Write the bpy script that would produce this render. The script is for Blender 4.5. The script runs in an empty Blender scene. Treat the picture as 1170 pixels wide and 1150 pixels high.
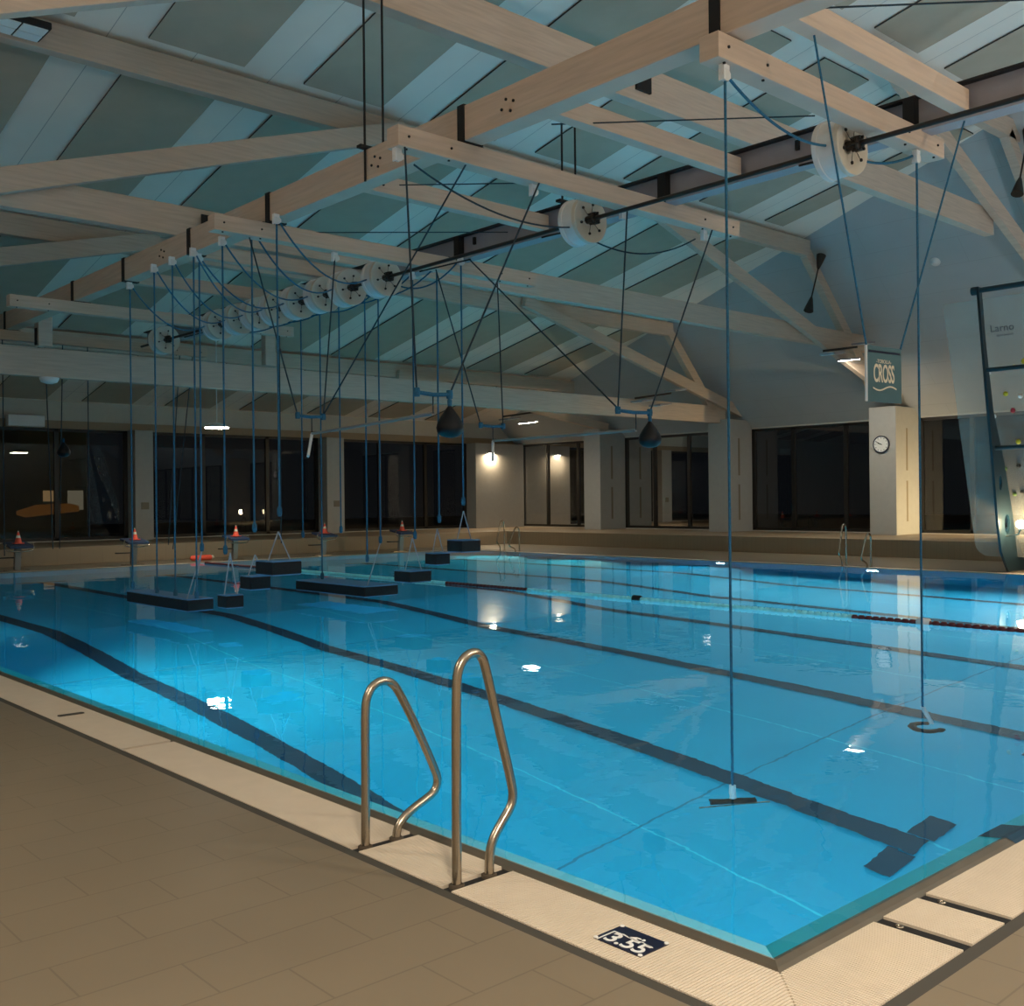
import bpy, bmesh, math, random
from mathutils import Vector, Matrix
random.seed(7)
S = bpy.context.scene
COL = S.collection
V = Vector
W = {}                                   # world offset of every linked object

# ------------------------------------------------------------------ materials
def srgb(r, g, b):
    f = lambda c: (c / 12.92 if c <= .04045 else ((c + .055) / 1.055) ** 2.4)
    return (f(r / 255), f(g / 255), f(b / 255), 1)

class NT:
    def __init__(s, name):
        s.m = bpy.data.materials.new(name); s.m.use_nodes = True
        s.t = s.m.node_tree; s.t.nodes.clear()
        s.out = s.n('ShaderNodeOutputMaterial')
    def n(s, typ, **kw):
        o = s.t.nodes.new(typ)
        for k, v in kw.items():
            if k.startswith('i_'):
                o.inputs[k[2:].replace('_', ' ')].default_value = v
            else: setattr(o, k, v)
        return o
    def l(s, a, b): s.t.links.new(a, b)

def mat(name, col, rough=.6, metal=0, var=.0, scale=6., stretch=(1, 1, 1), bump=0., spec=.5, coat=0.):
    t = NT(name)
    b = t.n('ShaderNodeBsdfPrincipled')
    b.inputs['Base Color'].default_value = col
    b.inputs['Roughness'].default_value = rough
    b.inputs['Metallic'].default_value = metal
    b.inputs['Specular IOR Level'].default_value = spec
    b.inputs['Coat Weight'].default_value = coat
    t.l(b.outputs[0], t.out.inputs[0])
    if var or bump:
        tc = t.n('ShaderNodeTexCoord'); mp = t.n('ShaderNodeMapping')
        mp.inputs['Scale'].default_value = stretch
        nz = t.n('ShaderNodeTexNoise'); nz.inputs['Scale'].default_value = scale; nz.inputs['Detail'].default_value = 5
        t.l(tc.outputs['Object'], mp.inputs[0]); t.l(mp.outputs[0], nz.inputs['Vector'])
        if var:
            cr = t.n('ShaderNodeValToRGB')
            cr.color_ramp.elements[0].position = .3; cr.color_ramp.elements[1].position = .7
            cr.color_ramp.elements[0].color = tuple(c * (1 - var) for c in col[:3]) + (1,)
            cr.color_ramp.elements[1].color = tuple(min(1, c * (1 + var)) for c in col[:3]) + (1,)
            t.l(nz.outputs['Fac'], cr.inputs[0]); t.l(cr.outputs[0], b.inputs['Base Color'])
        if bump:
            bp = t.n('ShaderNodeBump'); bp.inputs['Strength'].default_value = bump; bp.inputs['Distance'].default_value = .01
            t.l(nz.outputs['Fac'], bp.inputs['Height']); t.l(bp.outputs[0], b.inputs['Normal'])
    return t.m

def brick_mat(name, c1, c2, cm, bw, rh, ms, off=.5, rot=0, swap=None, rough=.5, loc=(0, 0, 0), var=.06):
    """planks, tiles and panels with joints; swap turns the object axes into the brick plane"""
    t = NT(name)
    b = t.n('ShaderNodeBsdfPrincipled'); b.inputs['Roughness'].default_value = rough
    tc = t.n('ShaderNodeTexCoord'); src = tc.outputs['Object']
    if swap:
        sp = t.n('ShaderNodeSeparateXYZ'); cb = t.n('ShaderNodeCombineXYZ')
        t.l(src, sp.inputs[0])
        for i, a in enumerate(swap): t.l(sp.outputs['XYZ'.index(a)], cb.inputs[i])
        src = cb.outputs[0]
    mp = t.n('ShaderNodeMapping'); mp.inputs['Rotation'].default_value = (0, 0, rot); mp.inputs['Location'].default_value = loc
    t.l(src, mp.inputs[0])
    br = t.n('ShaderNodeTexBrick'); br.offset = off
    for k, v in (('Color1', c1), ('Color2', c2), ('Mortar', cm), ('Scale', 1.), ('Mortar Size', ms), ('Mortar Smooth', .1), ('Brick Width', bw), ('Row Height', rh)):
        br.inputs[k].default_value = v
    t.l(mp.outputs[0], br.inputs[0])
    nz = t.n('ShaderNodeTexNoise'); nz.inputs['Scale'].default_value = 1.7; nz.inputs['Detail'].default_value = 6
    t.l(tc.outputs['Object'], nz.inputs['Vector'])
    mr = t.n('ShaderNodeMapRange'); mr.inputs['To Min'].default_value = 1 - var; mr.inputs['To Max'].default_value = 1 + var
    t.l(nz.outputs['Fac'], mr.inputs['Value'])
    mx = t.n('ShaderNodeVectorMath', operation='SCALE')
    t.l(br.outputs['Color'], mx.inputs[0]); t.l(mr.outputs[0], mx.inputs['Scale'])
    t.l(mx.outputs[0], b.inputs['Base Color'])
    t.l(b.outputs[0], t.out.inputs[0])
    return t.m

def emit_mat(name, col, strength):
    t = NT(name); e = t.n('ShaderNodeEmission'); e.inputs[0].default_value = col; e.inputs[1].default_value = strength
    t.l(e.outputs[0], t.out.inputs[0]); return t.m

def pane_mat(name, tint, base, f0scale=1., rough=0., haze=0.):
    """clear sheet: what lies behind, plus a mirror part that grows at glancing angles, plus a trace of haze"""
    t = NT(name)
    tr = t.n('ShaderNodeBsdfTransparent'); tr.inputs[0].default_value = tint
    gl = t.n('ShaderNodeBsdfGlossy'); gl.inputs['Roughness'].default_value = rough
    fr = t.n('ShaderNodeFresnel'); fr.inputs['IOR'].default_value = 1.6
    mul = t.n('ShaderNodeMath', operation='MULTIPLY_ADD'); mul.inputs[1].default_value = f0scale; mul.inputs[2].default_value = base
    mul.use_clamp = True
    mx = t.n('ShaderNodeMixShader')
    t.l(fr.outputs[0], mul.inputs[0]); t.l(mul.outputs[0], mx.inputs[0]); t.l(tr.outputs[0], mx.inputs[1]); t.l(gl.outputs[0], mx.inputs[2])
    res = mx.outputs[0]
    if haze:                                                       # scratched plastic scatters a little light
        tl0 = t.n('ShaderNodeBsdfTranslucent'); tl0.inputs[0].default_value = (.9, .9, .85, 1)
        df0 = t.n('ShaderNodeBsdfDiffuse'); df0.inputs[0].default_value = (.9, .9, .85, 1)
        tl = t.n('ShaderNodeMixShader'); t.l(tl0.outputs[0], tl.inputs[1]); t.l(df0.outputs[0], tl.inputs[2])
        nz = t.n('ShaderNodeTexNoise'); nz.inputs['Scale'].default_value = 5; nz.inputs['Detail'].default_value = 6
        tc = t.n('ShaderNodeTexCoord'); t.l(tc.outputs['Object'], nz.inputs['Vector'])
        mh = t.n('ShaderNodeMath', operation='MULTIPLY_ADD'); mh.inputs[1].default_value = haze * .5; mh.inputs[2].default_value = haze * .75; t.l(nz.outputs['Fac'], mh.inputs[0])
        m2 = t.n('ShaderNodeMixShader'); t.l(mh.outputs[0], m2.inputs[0]); t.l(res, m2.inputs[1]); t.l(tl.outputs[0], m2.inputs[2]); res = m2.outputs[0]
    t.l(res, t.out.inputs[0]); return t.m

M = {}
M['wood'] = mat('pale_glulam', (.53, .425, .34, 1), .6, var=.10, scale=3, stretch=(.6, .6, 9), bump=.05)
M['wood2'] = mat('warm_glulam', (.54, .42, .325, 1), .6, var=.10, scale=3, stretch=(.6, .6, 9), bump=.05)
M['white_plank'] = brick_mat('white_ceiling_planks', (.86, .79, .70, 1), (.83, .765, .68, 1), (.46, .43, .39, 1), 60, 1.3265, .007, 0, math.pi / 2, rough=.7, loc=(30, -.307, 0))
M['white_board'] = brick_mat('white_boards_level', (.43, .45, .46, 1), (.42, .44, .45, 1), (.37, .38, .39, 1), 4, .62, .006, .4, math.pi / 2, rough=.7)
M['acoustic'] = mat('grey_acoustic_panel', (.46, .39, .30, 1), .95, var=.05, scale=2.0)
M['acoustic_edge'] = mat('panel_edge', (.05, .05, .05, 1), .9)
M['black'] = mat('black_steel', (.006, .006, .007, 1), .75)
M['ibeam'] = mat('grey_painted_steel', (.30, .28, .30, 1), .5, var=.05)
M['ibeam_dark'] = mat('dark_steel_flange', (.012, .011, .012, 1), .6)  # shade on the top flange painted in as near-black
M['shaft'] = mat('dark_steel_shaft', (.04, .035, .032, 1), .45, metal=.6)
M['spool'] = mat('cream_plastic', (.62, .56, .46, 1), .5, var=.03)
M['spool_pale'] = mat('white_plastic_drum', (.66, .66, .64, 1), .5)
M['rope'] = mat('blue_rope', (.014, .11, .20, 1), .8, var=.3, scale=60)
M['rope_dark'] = mat('dark_cord', (.012, .03, .045, 1), .8)
M['sleeve'] = mat('pale_sleeve', (.55, .62, .66, 1), .5)
M['strap'] = mat('grey_strap', (.30, .36, .44, 1), .7)
M['foam'] = mat('black_foam', (.010, .009, .010, 1), .9, var=.3, scale=30, bump=.3)
M['foam_top'] = mat('blue_mat_cover', (.09, .25, .45, 1), .75, var=.1)
M['steel'] = mat('brushed_steel', (.44, .39, .32, 1), .27, metal=1, var=.06, scale=30, stretch=(1, 1, .05))
M['rim'] = mat('rim_metal', (.20, .17, .13, 1), .42, metal=.7, var=.08)
M['grate'] = mat('cream_grating', (.64, .555, .45, 1), .6, var=.03, scale=8)
M['gutter'] = mat('gutter_shadow', (.06, .045, .03, 1), .9)  # dark brown for the gutter and the rail sockets
M['joint'] = mat('dark_joint', (.055, .05, .042, 1), .7)
M['deck'] = brick_mat('tan_deck_tile', (.20, .16, .11, 1), (.192, .154, .106, 1), (.145, .115, .078, 1), .6, .29, .004, .42, 0, rough=.42, var=.10)
M['deck2'] = brick_mat('tan_deck_tile_turned', (.20, .16, .11, 1), (.192, .154, .106, 1), (.145, .115, .078, 1), .6, .29, .004, .42, math.pi / 2, rough=.42, var=.10)
M['bench'] = brick_mat('tan_wall_tile', (.28, .215, .14, 1), (.27, .205, .135, 1), (.21, .16, .105, 1), .6, .15, .004, .5, 0, rough=.5)
M['wall'] = mat('off_white_plaster', (.50, .48, .43, 1), .85, var=.03)
M['column'] = mat('light_plaster_column', (.37, .37, .355, 1), .8, var=.03)
M['slot'] = mat('slot_shadow', (.22, .19, .14, 1), .8)  # darker tone for column slots, plinths and vent covers
M['winframe'] = mat('dark_window_frame', (.010, .009, .008, 1), .45)
M['glass'] = pane_mat('window_glass', (.72, .74, .72, 1), .03, .8)
M['acrylic'] = pane_mat('clear_acrylic', (.93, .95, .95, 1), .0, .30, haze=.15)
def liner_mat():
    """blue liner sheets: pale welded seams along the lanes, darker cross seams"""
    t = NT('blue_liner'); b = t.n('ShaderNodeBsdfPrincipled'); b.inputs['Roughness'].default_value = .55
    tc = t.n('ShaderNodeTexCoord'); sp = t.n('ShaderNodeSeparateXYZ'); t.l(tc.outputs['Object'], sp.inputs[0])
    def seam(ax, off, per, wd):
        a = t.n('ShaderNodeMath', operation='SUBTRACT'); a.inputs[1].default_value = off; t.l(sp.outputs[ax], a.inputs[0])
        p = t.n('ShaderNodeMath', operation='PINGPONG'); p.inputs[1].default_value = per / 2; t.l(a.outputs[0], p.inputs[0])
        c = t.n('ShaderNodeMath', operation='LESS_THAN'); c.inputs[1].default_value = wd; t.l(p.outputs[0], c.inputs[0]); return c.outputs[0]
    nz = t.n('ShaderNodeTexNoise'); nz.inputs['Scale'].default_value = .8; nz.inputs['Detail'].default_value = 4; t.l(tc.outputs['Object'], nz.inputs['Vector'])
    m0 = t.n('ShaderNodeMix', data_type='RGBA'); m0.inputs[6].default_value = (.002, .39, .65, 1); m0.inputs[7].default_value = (.002, .43, .70, 1); t.l(nz.outputs['Fac'], m0.inputs[0])
    m1 = t.n('ShaderNodeMix', data_type='RGBA'); m1.inputs[7].default_value = (.05, .66, .86, 1); t.l(seam(0, .69, 1.405, .010), m1.inputs[0]); t.l(m0.outputs[2], m1.inputs[6])
    m2 = t.n('ShaderNodeMix', data_type='RGBA'); m2.inputs[7].default_value = (.003, .20, .36, 1); t.l(seam(1, 3.66, 6.9, .011), m2.inputs[0]); t.l(m1.outputs[2], m2.inputs[6])
    t.l(m2.outputs[2], b.inputs['Base Color']); t.l(b.outputs[0], t.out.inputs[0]); return t.m
M['liner'] = liner_mat()
M['liner_rim'] = mat('pale_cyan_rim_slope', (.004, .50, .66, 1), .4)
M['liner_wall'] = mat('blue_liner_wall', (.003, .40, .66, 1), .5)
M['lane'] = mat('navy_lane_line', (.002, .035, .075, 1), .6)
M['white'] = mat('white_plastic', (.75, .76, .76, 1), .45)
M['float_red'] = mat('dark_red_float', (.10, .012, .018, 1), .5)
def float_mat():
    t = NT('pale_cyan_float'); d = t.n('ShaderNodeBsdfDiffuse'); tl = t.n('ShaderNodeBsdfTranslucent'); m = t.n('ShaderNodeMixShader')
    d.inputs[0].default_value = (.55, .98, 1, 1); tl.inputs[0].default_value = (.55, .98, 1, 1); m.inputs[0].default_value = .5
    t.l(d.outputs[0], m.inputs[1]); t.l(tl.outputs[0], m.inputs[2]); t.l(m.outputs[0], t.out.inputs[0]); return t.m
M['float_cyan'] = float_mat()
M['navy'] = mat('navy_enamel', (.006, .010, .035, 1), .35)
M['block_top'] = mat('navy_grip_top', (.03, .05, .11, 1), .7)
M['orange'] = mat('orange_red_plastic', (.85, .10, .05, 1), .5)
M['teal'] = mat('teal_banner', (.065, .145, .17, 1), .7, var=.05)
M['ivory'] = mat('ivory_print', (.72, .66, .52, 1), .6)
M['grey_print'] = mat('grey_print', (.10, .11, .13, 1), .6)
M['bag'] = mat('black_leather', (.006, .008, .011, 1), .42, spec=.3)
M['pipe'] = mat('pale_grey_pipe', (.25, .25, .24, 1), .5)
M['frame_blue'] = mat('petrol_painted_steel', (.010, .030, .042, 1), .4)
M['yellow'] = mat('yellow_hold', (.55, .45, .02, 1), .5)
M['red'] = mat('red_hold', (.30, .01, .03, 1), .5)
M['green'] = mat('green_hold', (.10, .16, .04, 1), .5)
M['holdblack'] = mat('black_hold', (.01, .008, .008, 1), .5)
M['clock'] = mat('clock_face', (.70, .72, .72, 1), .4)
M['lens'] = mat('unlit_lamp_lens', (.80, .92, .94, 1), .3)
M['lamp_warm'] = emit_mat('lit_lamp_warm', (1, .80, .50, 1), 40)
M['lamp_hot'] = emit_mat('lit_lamp_white', (1, .93, .80, 1), 60)
GLOBE = (1, .80, .59, 1)  # colour of the globes added out of view
M['lamp_globe'] = emit_mat('lit_globe', GLOBE, 135)
M['lamp_globe_bright'] = emit_mat('lit_globe_bright', GLOBE, 190)
M['lamp_globe_dim'] = emit_mat('lit_globe_dim', GLOBE, 22)
M['lamp_bollard'] = emit_mat('lit_bollard', (1, .78, .46, 1), 260)
M['lamp_pool'] = emit_mat('lit_pool_lens', (.80, .92, 1, 1), 18)
M['night'] = mat('night_ground', (.012, .012, .010, 1), .9)
M['olive'] = mat('olive_facade', (.10, .085, .03, 1), .9, var=.2, scale=.6)
M['glow_amber'] = emit_mat('lit_window_amber', (1, .62, .28, 1), .16)
M['glow_pale'] = emit_mat('lit_window_pale', (1, .86, .60, 1), .10)
M['orange_canopy'] = emit_mat('lit_orange_awning', (.9, .35, .06, 1), .06)  # emission stands in for lamplight on an orange surface

def water_mat():
    t = NT('pool_water')
    g = t.n('ShaderNodeBsdfGlass'); g.inputs['IOR'].default_value = 1.333; g.inputs['Roughness'].default_value = 0
    g.inputs['Color'].default_value = (.95, 1, 1, 1)
    tc = t.n('ShaderNodeTexCoord')
    def noise(scale, det):
        n = t.n('ShaderNodeTexNoise'); n.inputs['Scale'].default_value = scale; n.inputs['Detail'].default_value = det
        t.l(tc.outputs['Object'], n.inputs['Vector']); return n
    a = noise(1.1, 2); b = noise(5.5, 2)
    ma = t.n('ShaderNodeMath', operation='MULTIPLY_ADD'); ma.inputs[1].default_value = .16
    t.l(b.outputs['Fac'], ma.inputs[0]); t.l(a.outputs['Fac'], ma.inputs[2])
    bp = t.n('ShaderNodeBump'); bp.inputs['Strength'].default_value = .36; bp.inputs['Distance'].default_value = .011
    t.l(ma.outputs[0], bp.inputs['Height']); t.l(bp.outputs[0], g.inputs['Normal'])
    t.l(g.outputs[0], t.out.inputs[0]); return t.m
M['water'] = water_mat()

# ------------------------------------------------------------------ mesh builder
class MB:
    def __init__(s): s.v = []; s.f = []; s.m = []; s.sm = []
    def add(s, vs, fs, m=0, smooth=False):
        b = len(s.v); s.v += [V(x) for x in vs]
        for f in fs: s.f.append([i + b for i in f]); s.m.append(m); s.sm.append(smooth)
        return s
    def box(s, x0, x1, y0, y1, z0, z1, m=0):
        vs = [(x, y, z) for x in (x0, x1) for y in (y0, y1) for z in (z0, z1)]
        return s.add(vs, [(0, 1, 3, 2), (4, 6, 7, 5), (0, 4, 5, 1), (2, 3, 7, 6), (0, 2, 6, 4), (1, 5, 7, 3)], m)
    def obox(s, c, a, b, d, m=0):
        c, a, b, d = V(c), V(a), V(b), V(d)
        vs = [c + i * a + j * b + k * d for i in (-1, 1) for j in (-1, 1) for k in (-1, 1)]
        return s.add(vs, [(0, 1, 3, 2), (4, 6, 7, 5), (0, 4, 5, 1), (2, 3, 7, 6), (0, 2, 6, 4), (1, 5, 7, 3)], m)
    def bar(s, p, q, w, h, up=(0, 0, 1), m=0):
        """straight member from p to q (centre line), w wide sideways, h deep"""
        p, q = V(p), V(q); d = (q - p); L = d.length; d.normalize()
        sd = d.cross(V(up)).normalized(); u = sd.cross(d)
        return s.obox((p + q) / 2, d * L / 2, sd * w / 2, u * h / 2, m)
    def tube(s, pts, r, n=8, m=0, caps=True):
        pts = [V(p) for p in pts]; N = len(pts); rr = r if isinstance(r, (list, tuple)) else [r] * N
        t0 = (pts[1] - pts[0]).normalized()
        ref = V((0, 0, 1)) if abs(t0.z) < .9 else V((1, 0, 0))
        u = t0.cross(ref).normalized(); vs = []
        for i, p in enumerate(pts):
            a = pts[max(i - 1, 0)]; b = pts[min(i + 1, N - 1)]
            t = (b - a)
            if t.length < 1e-9: t = t0.copy()
            t.normalize(); u = (u - t * u.dot(t)).normalized(); w = t.cross(u)
            vs += [p + (u * math.cos(k * 2 * math.pi / n) + w * math.sin(k * 2 * math.pi / n)) * rr[i] for k in range(n)]
        fs = [(i * n + k, i * n + (k + 1) % n, (i + 1) * n + (k + 1) % n, (i + 1) * n + k) for i in range(N - 1) for k in range(n)]
        s.add(vs, fs, m, True)
        if caps:
            s.add(vs[:n], [tuple(range(n - 1, -1, -1))], m); s.add(vs[-n:], [tuple(range(n))], m)
        return s
    def lathe(s, prof, c, ax=(0, 0, 1), n=20, m=0, smooth=True):
        ax = V(ax).normalized(); ref = V((1, 0, 0)) if abs(ax.x) < .9 else V((0, 1, 0))
        u = ax.cross(ref).normalized(); w = ax.cross(u); c = V(c); vs = []
        for r, h in prof:
            vs += [c + ax * h + (u * math.cos(k * 2 * math.pi / n) + w * math.sin(k * 2 * math.pi / n)) * max(r, 1e-4) for k in range(n)]
        fs = [(i * n + k, i * n + (k + 1) % n, (i + 1) * n + (k + 1) % n, (i + 1) * n + k) for i in range(len(prof) - 1) for k in range(n)]
        s.add(vs, fs, m, smooth)
        s.add(vs[:n], [tuple(range(n - 1, -1, -1))], m); s.add(vs[-n:], [tuple(range(n))], m)
        return s
    def prism(s, poly, ext, m=0):
        a = [V(p) for p in poly]; e = V(ext); n = len(a); vs = a + [p + e for p in a]
        fs = [tuple(range(n - 1, -1, -1)), tuple(range(n, 2 * n))] + [(i, (i + 1) % n, n + (i + 1) % n, n + i) for i in range(n)]
        return s.add(vs, fs, m)
    def build(s, name, mats, parent=None, loc=None, bevel=0, fixn=True):
        mats = mats if isinstance(mats, (list, tuple)) else [mats]
        if loc is None:
            if parent is not None: loc = W[parent.name]
            else:
                xs = [p.x for p in s.v]; ys = [p.y for p in s.v]; zs = [p.z for p in s.v]
                loc = V(((min(xs) + max(xs)) / 2, (min(ys) + max(ys)) / 2, min(zs)))
        loc = V(loc)
        me = bpy.data.meshes.new(name); me.from_pydata([p - loc for p in s.v], [], s.f)
        for mm in mats: me.materials.append(M[mm])
        for p, mi, sm in zip(me.polygons, s.m, s.sm): p.material_index = mi; p.use_smooth = sm
        if fixn:
            bm = bmesh.new(); bm.from_mesh(me); bmesh.ops.recalc_face_normals(bm, faces=bm.faces); bm.to_mesh(me); bm.free()
        o = bpy.data.objects.new(name, me); COL.objects.link(o)
        if parent is not None: o.parent = parent; o.location = loc - W[parent.name]
        else: o.location = loc
        W[o.name] = loc
        if bevel:
            b = o.modifiers.new('edge', 'BEVEL'); b.width = bevel; b.segments = 2; b.limit_method = 'ANGLE'
        return o

def tag(o, label=None, cat=None, group=None, kind=None):
    if label: o['label'] = label
    if cat: o['category'] = cat
    if group: o['group'] = group
    if kind: o['kind'] = kind
    return o
def thing(name, loc, label, cat, group=None, kind=None):
    o = bpy.data.objects.new(name, None); COL.objects.link(o); o.location = loc; o.empty_display_size = .1
    W[o.name] = V(loc); return tag(o, label, cat, group, kind)
def copy_tree(o, loc, label=None, parent=None):
    c = o.copy(); COL.objects.link(c)
    if parent is None: c.location = loc; W[c.name] = V(loc)
    else: c.parent = parent; W[c.name] = W[parent.name] + c.location
    if label: c['label'] = label
    for ch in list(o.children): copy_tree(ch, None, None, c)
    return c
def struct(o, label=None): o['kind'] = 'structure'; return o

def flat(name, splines, mname, parent, mw, extrude=.003, text=None, size=1., space=1., bold=0.):
    """filled outline with holes, or lettering, turned into a mesh and set in the world by matrix mw"""
    if text is None:
        cu = bpy.data.curves.new(name, 'CURVE'); cu.dimensions = '2D'; cu.fill_mode = 'BOTH'; cu.extrude = extrude
        for sp in splines:
            p = cu.splines.new('POLY'); p.points.add(len(sp) - 1); p.use_cyclic_u = True
            for q, xy in zip(p.points, sp): q.co = (xy[0], xy[1], 0, 1)
    else:
        cu = bpy.data.curves.new(name, 'FONT'); cu.body = text; cu.size = size; cu.extrude = extrude
        cu.align_x = 'CENTER'; cu.align_y = 'CENTER'; cu.space_character = space; cu.offset = bold
    tmp = bpy.data.objects.new(name + '_outline', cu); COL.objects.link(tmp)
    dg = bpy.context.evaluated_depsgraph_get(); dg.update()
    me = bpy.data.meshes.new_from_object(tmp.evaluated_get(dg))
    bpy.data.objects.remove(tmp)
    me.materials.clear(); me.materials.append(M[mname])
    off = W[parent.name]
    me.transform(Matrix.Translation(-off) @ mw)
    me.name = name
    o = bpy.data.objects.new(name, me); COL.objects.link(o); o.parent = parent; W[o.name] = off
    return o
def frame(o, x, y):
    x = V(x).normalized(); y = V(y); z = x.cross(y).normalized(); y = z.cross(x)
    m = Matrix((x, y, z)).transposed().to_4x4(); m.translation = V(o); return m
def ell(cx, cy, a, b, n=20): return [(cx + a * math.cos(2 * math.pi * k / n), cy + b * math.sin(2 * math.pi * k / n)) for k in range(n)]
def arc_smooth(pts, it=2):
    pts = [V(p) for p in pts]
    for _ in range(it):
        q = [pts[0]]
        for a, b in zip(pts, pts[1:]): q += [a * .75 + b * .25, a * .25 + b * .75]
        q.append(pts[-1]); pts = q
    return pts
def sagline(a, b, sag, n=14):
    a, b = V(a), V(b)
    return [a.lerp(b, i / n) - V((0, 0, sag * 4 * (i / n) * (1 - i / n))) for i in range(n + 1)]

# ------------------------------------------------------------------ sizes
PW, PL = 18.63, 24.31            # pool
XR, YL = 27.0, 31.0              # window walls
XN, YN = -8.0, -10.0             # the sides behind the camera
ZP = .46                         # raised walkway along the windows
def roof_z(y): return 8.55 + .215 * (13.4 - y) if y > 1.6 else 8.55 + .215 * 11.8 - .215 * (1.6 - y)
def end_x(z): return XR - (z - 3.98) / .85
ordn = ['first', 'second', 'third', 'fourth', 'fifth', 'sixth', 'seventh', 'eighth', 'ninth', 'tenth']
LANES = [2.05, 4.79, 7.67, 10.48, 13.29, 16.10]
BLOCKS = [5.07, 7.93, 10.8, 13.67, 16.5]

# ------------------------------------------------------------------ pool
def ring(o, z): return [(-o if o < 0 else o, 0, z)]
def loop(o, z): return [V((o, o, z)), V((PW - o, o, z)), V((PW - o, PL - o, z)), V((o, PL - o, z))]
mb = MB()
prof = [(-.004, -.12), (0, -.014), (.022, -.003), (.05, .006), (.062, .002), (.075, -.006)]
for (o0, z0), (o1, z1) in zip(prof, prof[1:]):
    a, b = loop(o0, z0), loop(o1, z1)
    mb.add(a + b, [(i, (i + 1) % 4, 4 + (i + 1) % 4, 4 + i) for i in range(4)], 0)
struct(mb.build('trim_1', 'rim', loc=(0, 0, 0), fixn=False))
BO = .175
PROFY = [(BO, -3.72), (10.5, -2.85), (13.3, -1.68), (PL - BO, -1.6)]
mb = MB()
a, b = loop(.075, -.006), loop(.175, -.052)
mb.add(a + b, [(i, (i + 1) % 4, 4 + (i + 1) % 4, 4 + i) for i in range(4)], 2)
for (y0, z0), (y1, z1) in zip(PROFY, PROFY[1:]):
    mb.add([(BO, y0, z0), (PW - BO, y0, z0), (PW - BO, y1, z1), (BO, y1, z1)], [(0, 1, 2, 3)], 0)
    for x in (BO, PW - BO):
        mb.add([(x, y0, z0), (x, y1, z1), (x, y1, -.085), (x, y0, -.052)], [(0, 1, 2, 3)], 1)
for y, z in (PROFY[0], PROFY[-1]):
    mb.add([(BO, y, z), (PW - BO, y, z), (PW - BO, y, -.085), (BO, y, -.052)], [(0, 1, 2, 3)], 1)
struct(mb.build('pool_basin', ['liner', 'liner_wall', 'liner_rim'], loc=(0, 0, 0), fixn=False))
wm = MB().add([(.06, .06, 0), (PW - .06, .06, 0), (PW - .06, PL - .06, 0), (.06, PL - .06, 0)], [(0, 1, 2, 3)])
struct(wm.build('water', 'water', loc=(0, 0, 0), fixn=False))
def floor_at(y):
    for (y0, z0), (y1, z1) in zip(PROFY, PROFY[1:]):
        if y0 <= y <= y1: return z0 + (z1 - z0) * (y - y0) / (y1 - y0)
for x in LANES:
    mb = MB(); ys = [1.9, 10.5, 13.3, 22.3]
    def strip(x0, x1, ya, yb):
        za, zb = floor_at(ya) + .012, floor_at(yb) + .012
        mb.add([(x0, ya, za), (x1, ya, za), (x1, yb, zb), (x0, yb, zb)], [(0, 1, 2, 3)])
    for p, q in zip(ys, ys[1:]): strip(x - .13, x + .13, p, q)
    for p, q in ((1.87, 2.09), (22.1, 22.32)): strip(x - .54, x - .145, p, q); strip(x + .145, x + .54, p, q)
    # the line climbs the near end wall and ends on the rim
    mb.add([(x - .13, BO + .006, -3.4), (x + .13, BO + .006, -3.4), (x + .13, BO + .006, -.054), (x - .13, BO + .006, -.054)], [(0, 1, 2, 3)])
    mb.add([(x - .13, BO + .004, -.049), (x + .13, BO + .004, -.049), (x + .13, .078, -.002), (x - .13, .078, -.002)], [(0, 1, 2, 3)])
    mb.add([(x - .13, .078, .001), (x + .13, .078, .001), (x + .13, .05, .0085), (x - .13, .05, .0085)], [(0, 1, 2, 3)])
    mb.add([(x - .13, .05, .0085), (x + .13, .05, .0085), (x + .13, .02, -.001), (x - .13, .02, -.001)], [(0, 1, 2, 3)])
    mb.add([(x - .13, .02, -.001), (x + .13, .02, -.001), (x + .13, -.003, -.014), (x - .13, -.003, -.014)], [(0, 1, 2, 3)])
    struct(mb.build('lane_marking', 'lane', fixn=False))

# deck floor, gutter and the dark joint
GW, JW = .35, .41
mb = MB()
mb.add([(XN, YN, 0), (-JW, YN, 0), (-JW, -JW, 0), (-JW, YL, 0), (XN, YL, 0)], [(0, 1, 2, 3, 4)], 0)
mb.add([(-JW, YN, 0), (XR, YN, 0), (XR, -JW, 0), (-JW, -JW, 0)], [(0, 1, 2, 3)], 1)
mb.add([(PW + JW, -JW, 0), (XR, -JW, 0), (XR, YL, 0), (PW + JW, YL, 0)], [(0, 1, 2, 3)], 0)
mb.add([(-JW, PL + JW, 0), (PW + JW, PL + JW, 0), (PW + JW, YL, 0), (-JW, YL, 0)], [(0, 1, 2, 3)], 1)
struct(mb.build('floor', ['deck', 'deck2'], loc=(0, 0, 0), fixn=False))
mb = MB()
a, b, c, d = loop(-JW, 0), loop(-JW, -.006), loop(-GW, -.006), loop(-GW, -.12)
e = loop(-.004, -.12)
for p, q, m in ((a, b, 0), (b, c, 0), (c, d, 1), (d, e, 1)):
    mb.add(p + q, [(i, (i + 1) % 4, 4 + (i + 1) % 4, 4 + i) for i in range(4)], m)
struct(mb.build('trim_2', ['joint', 'gutter'], loc=(0, 0, 0), fixn=False))

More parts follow.
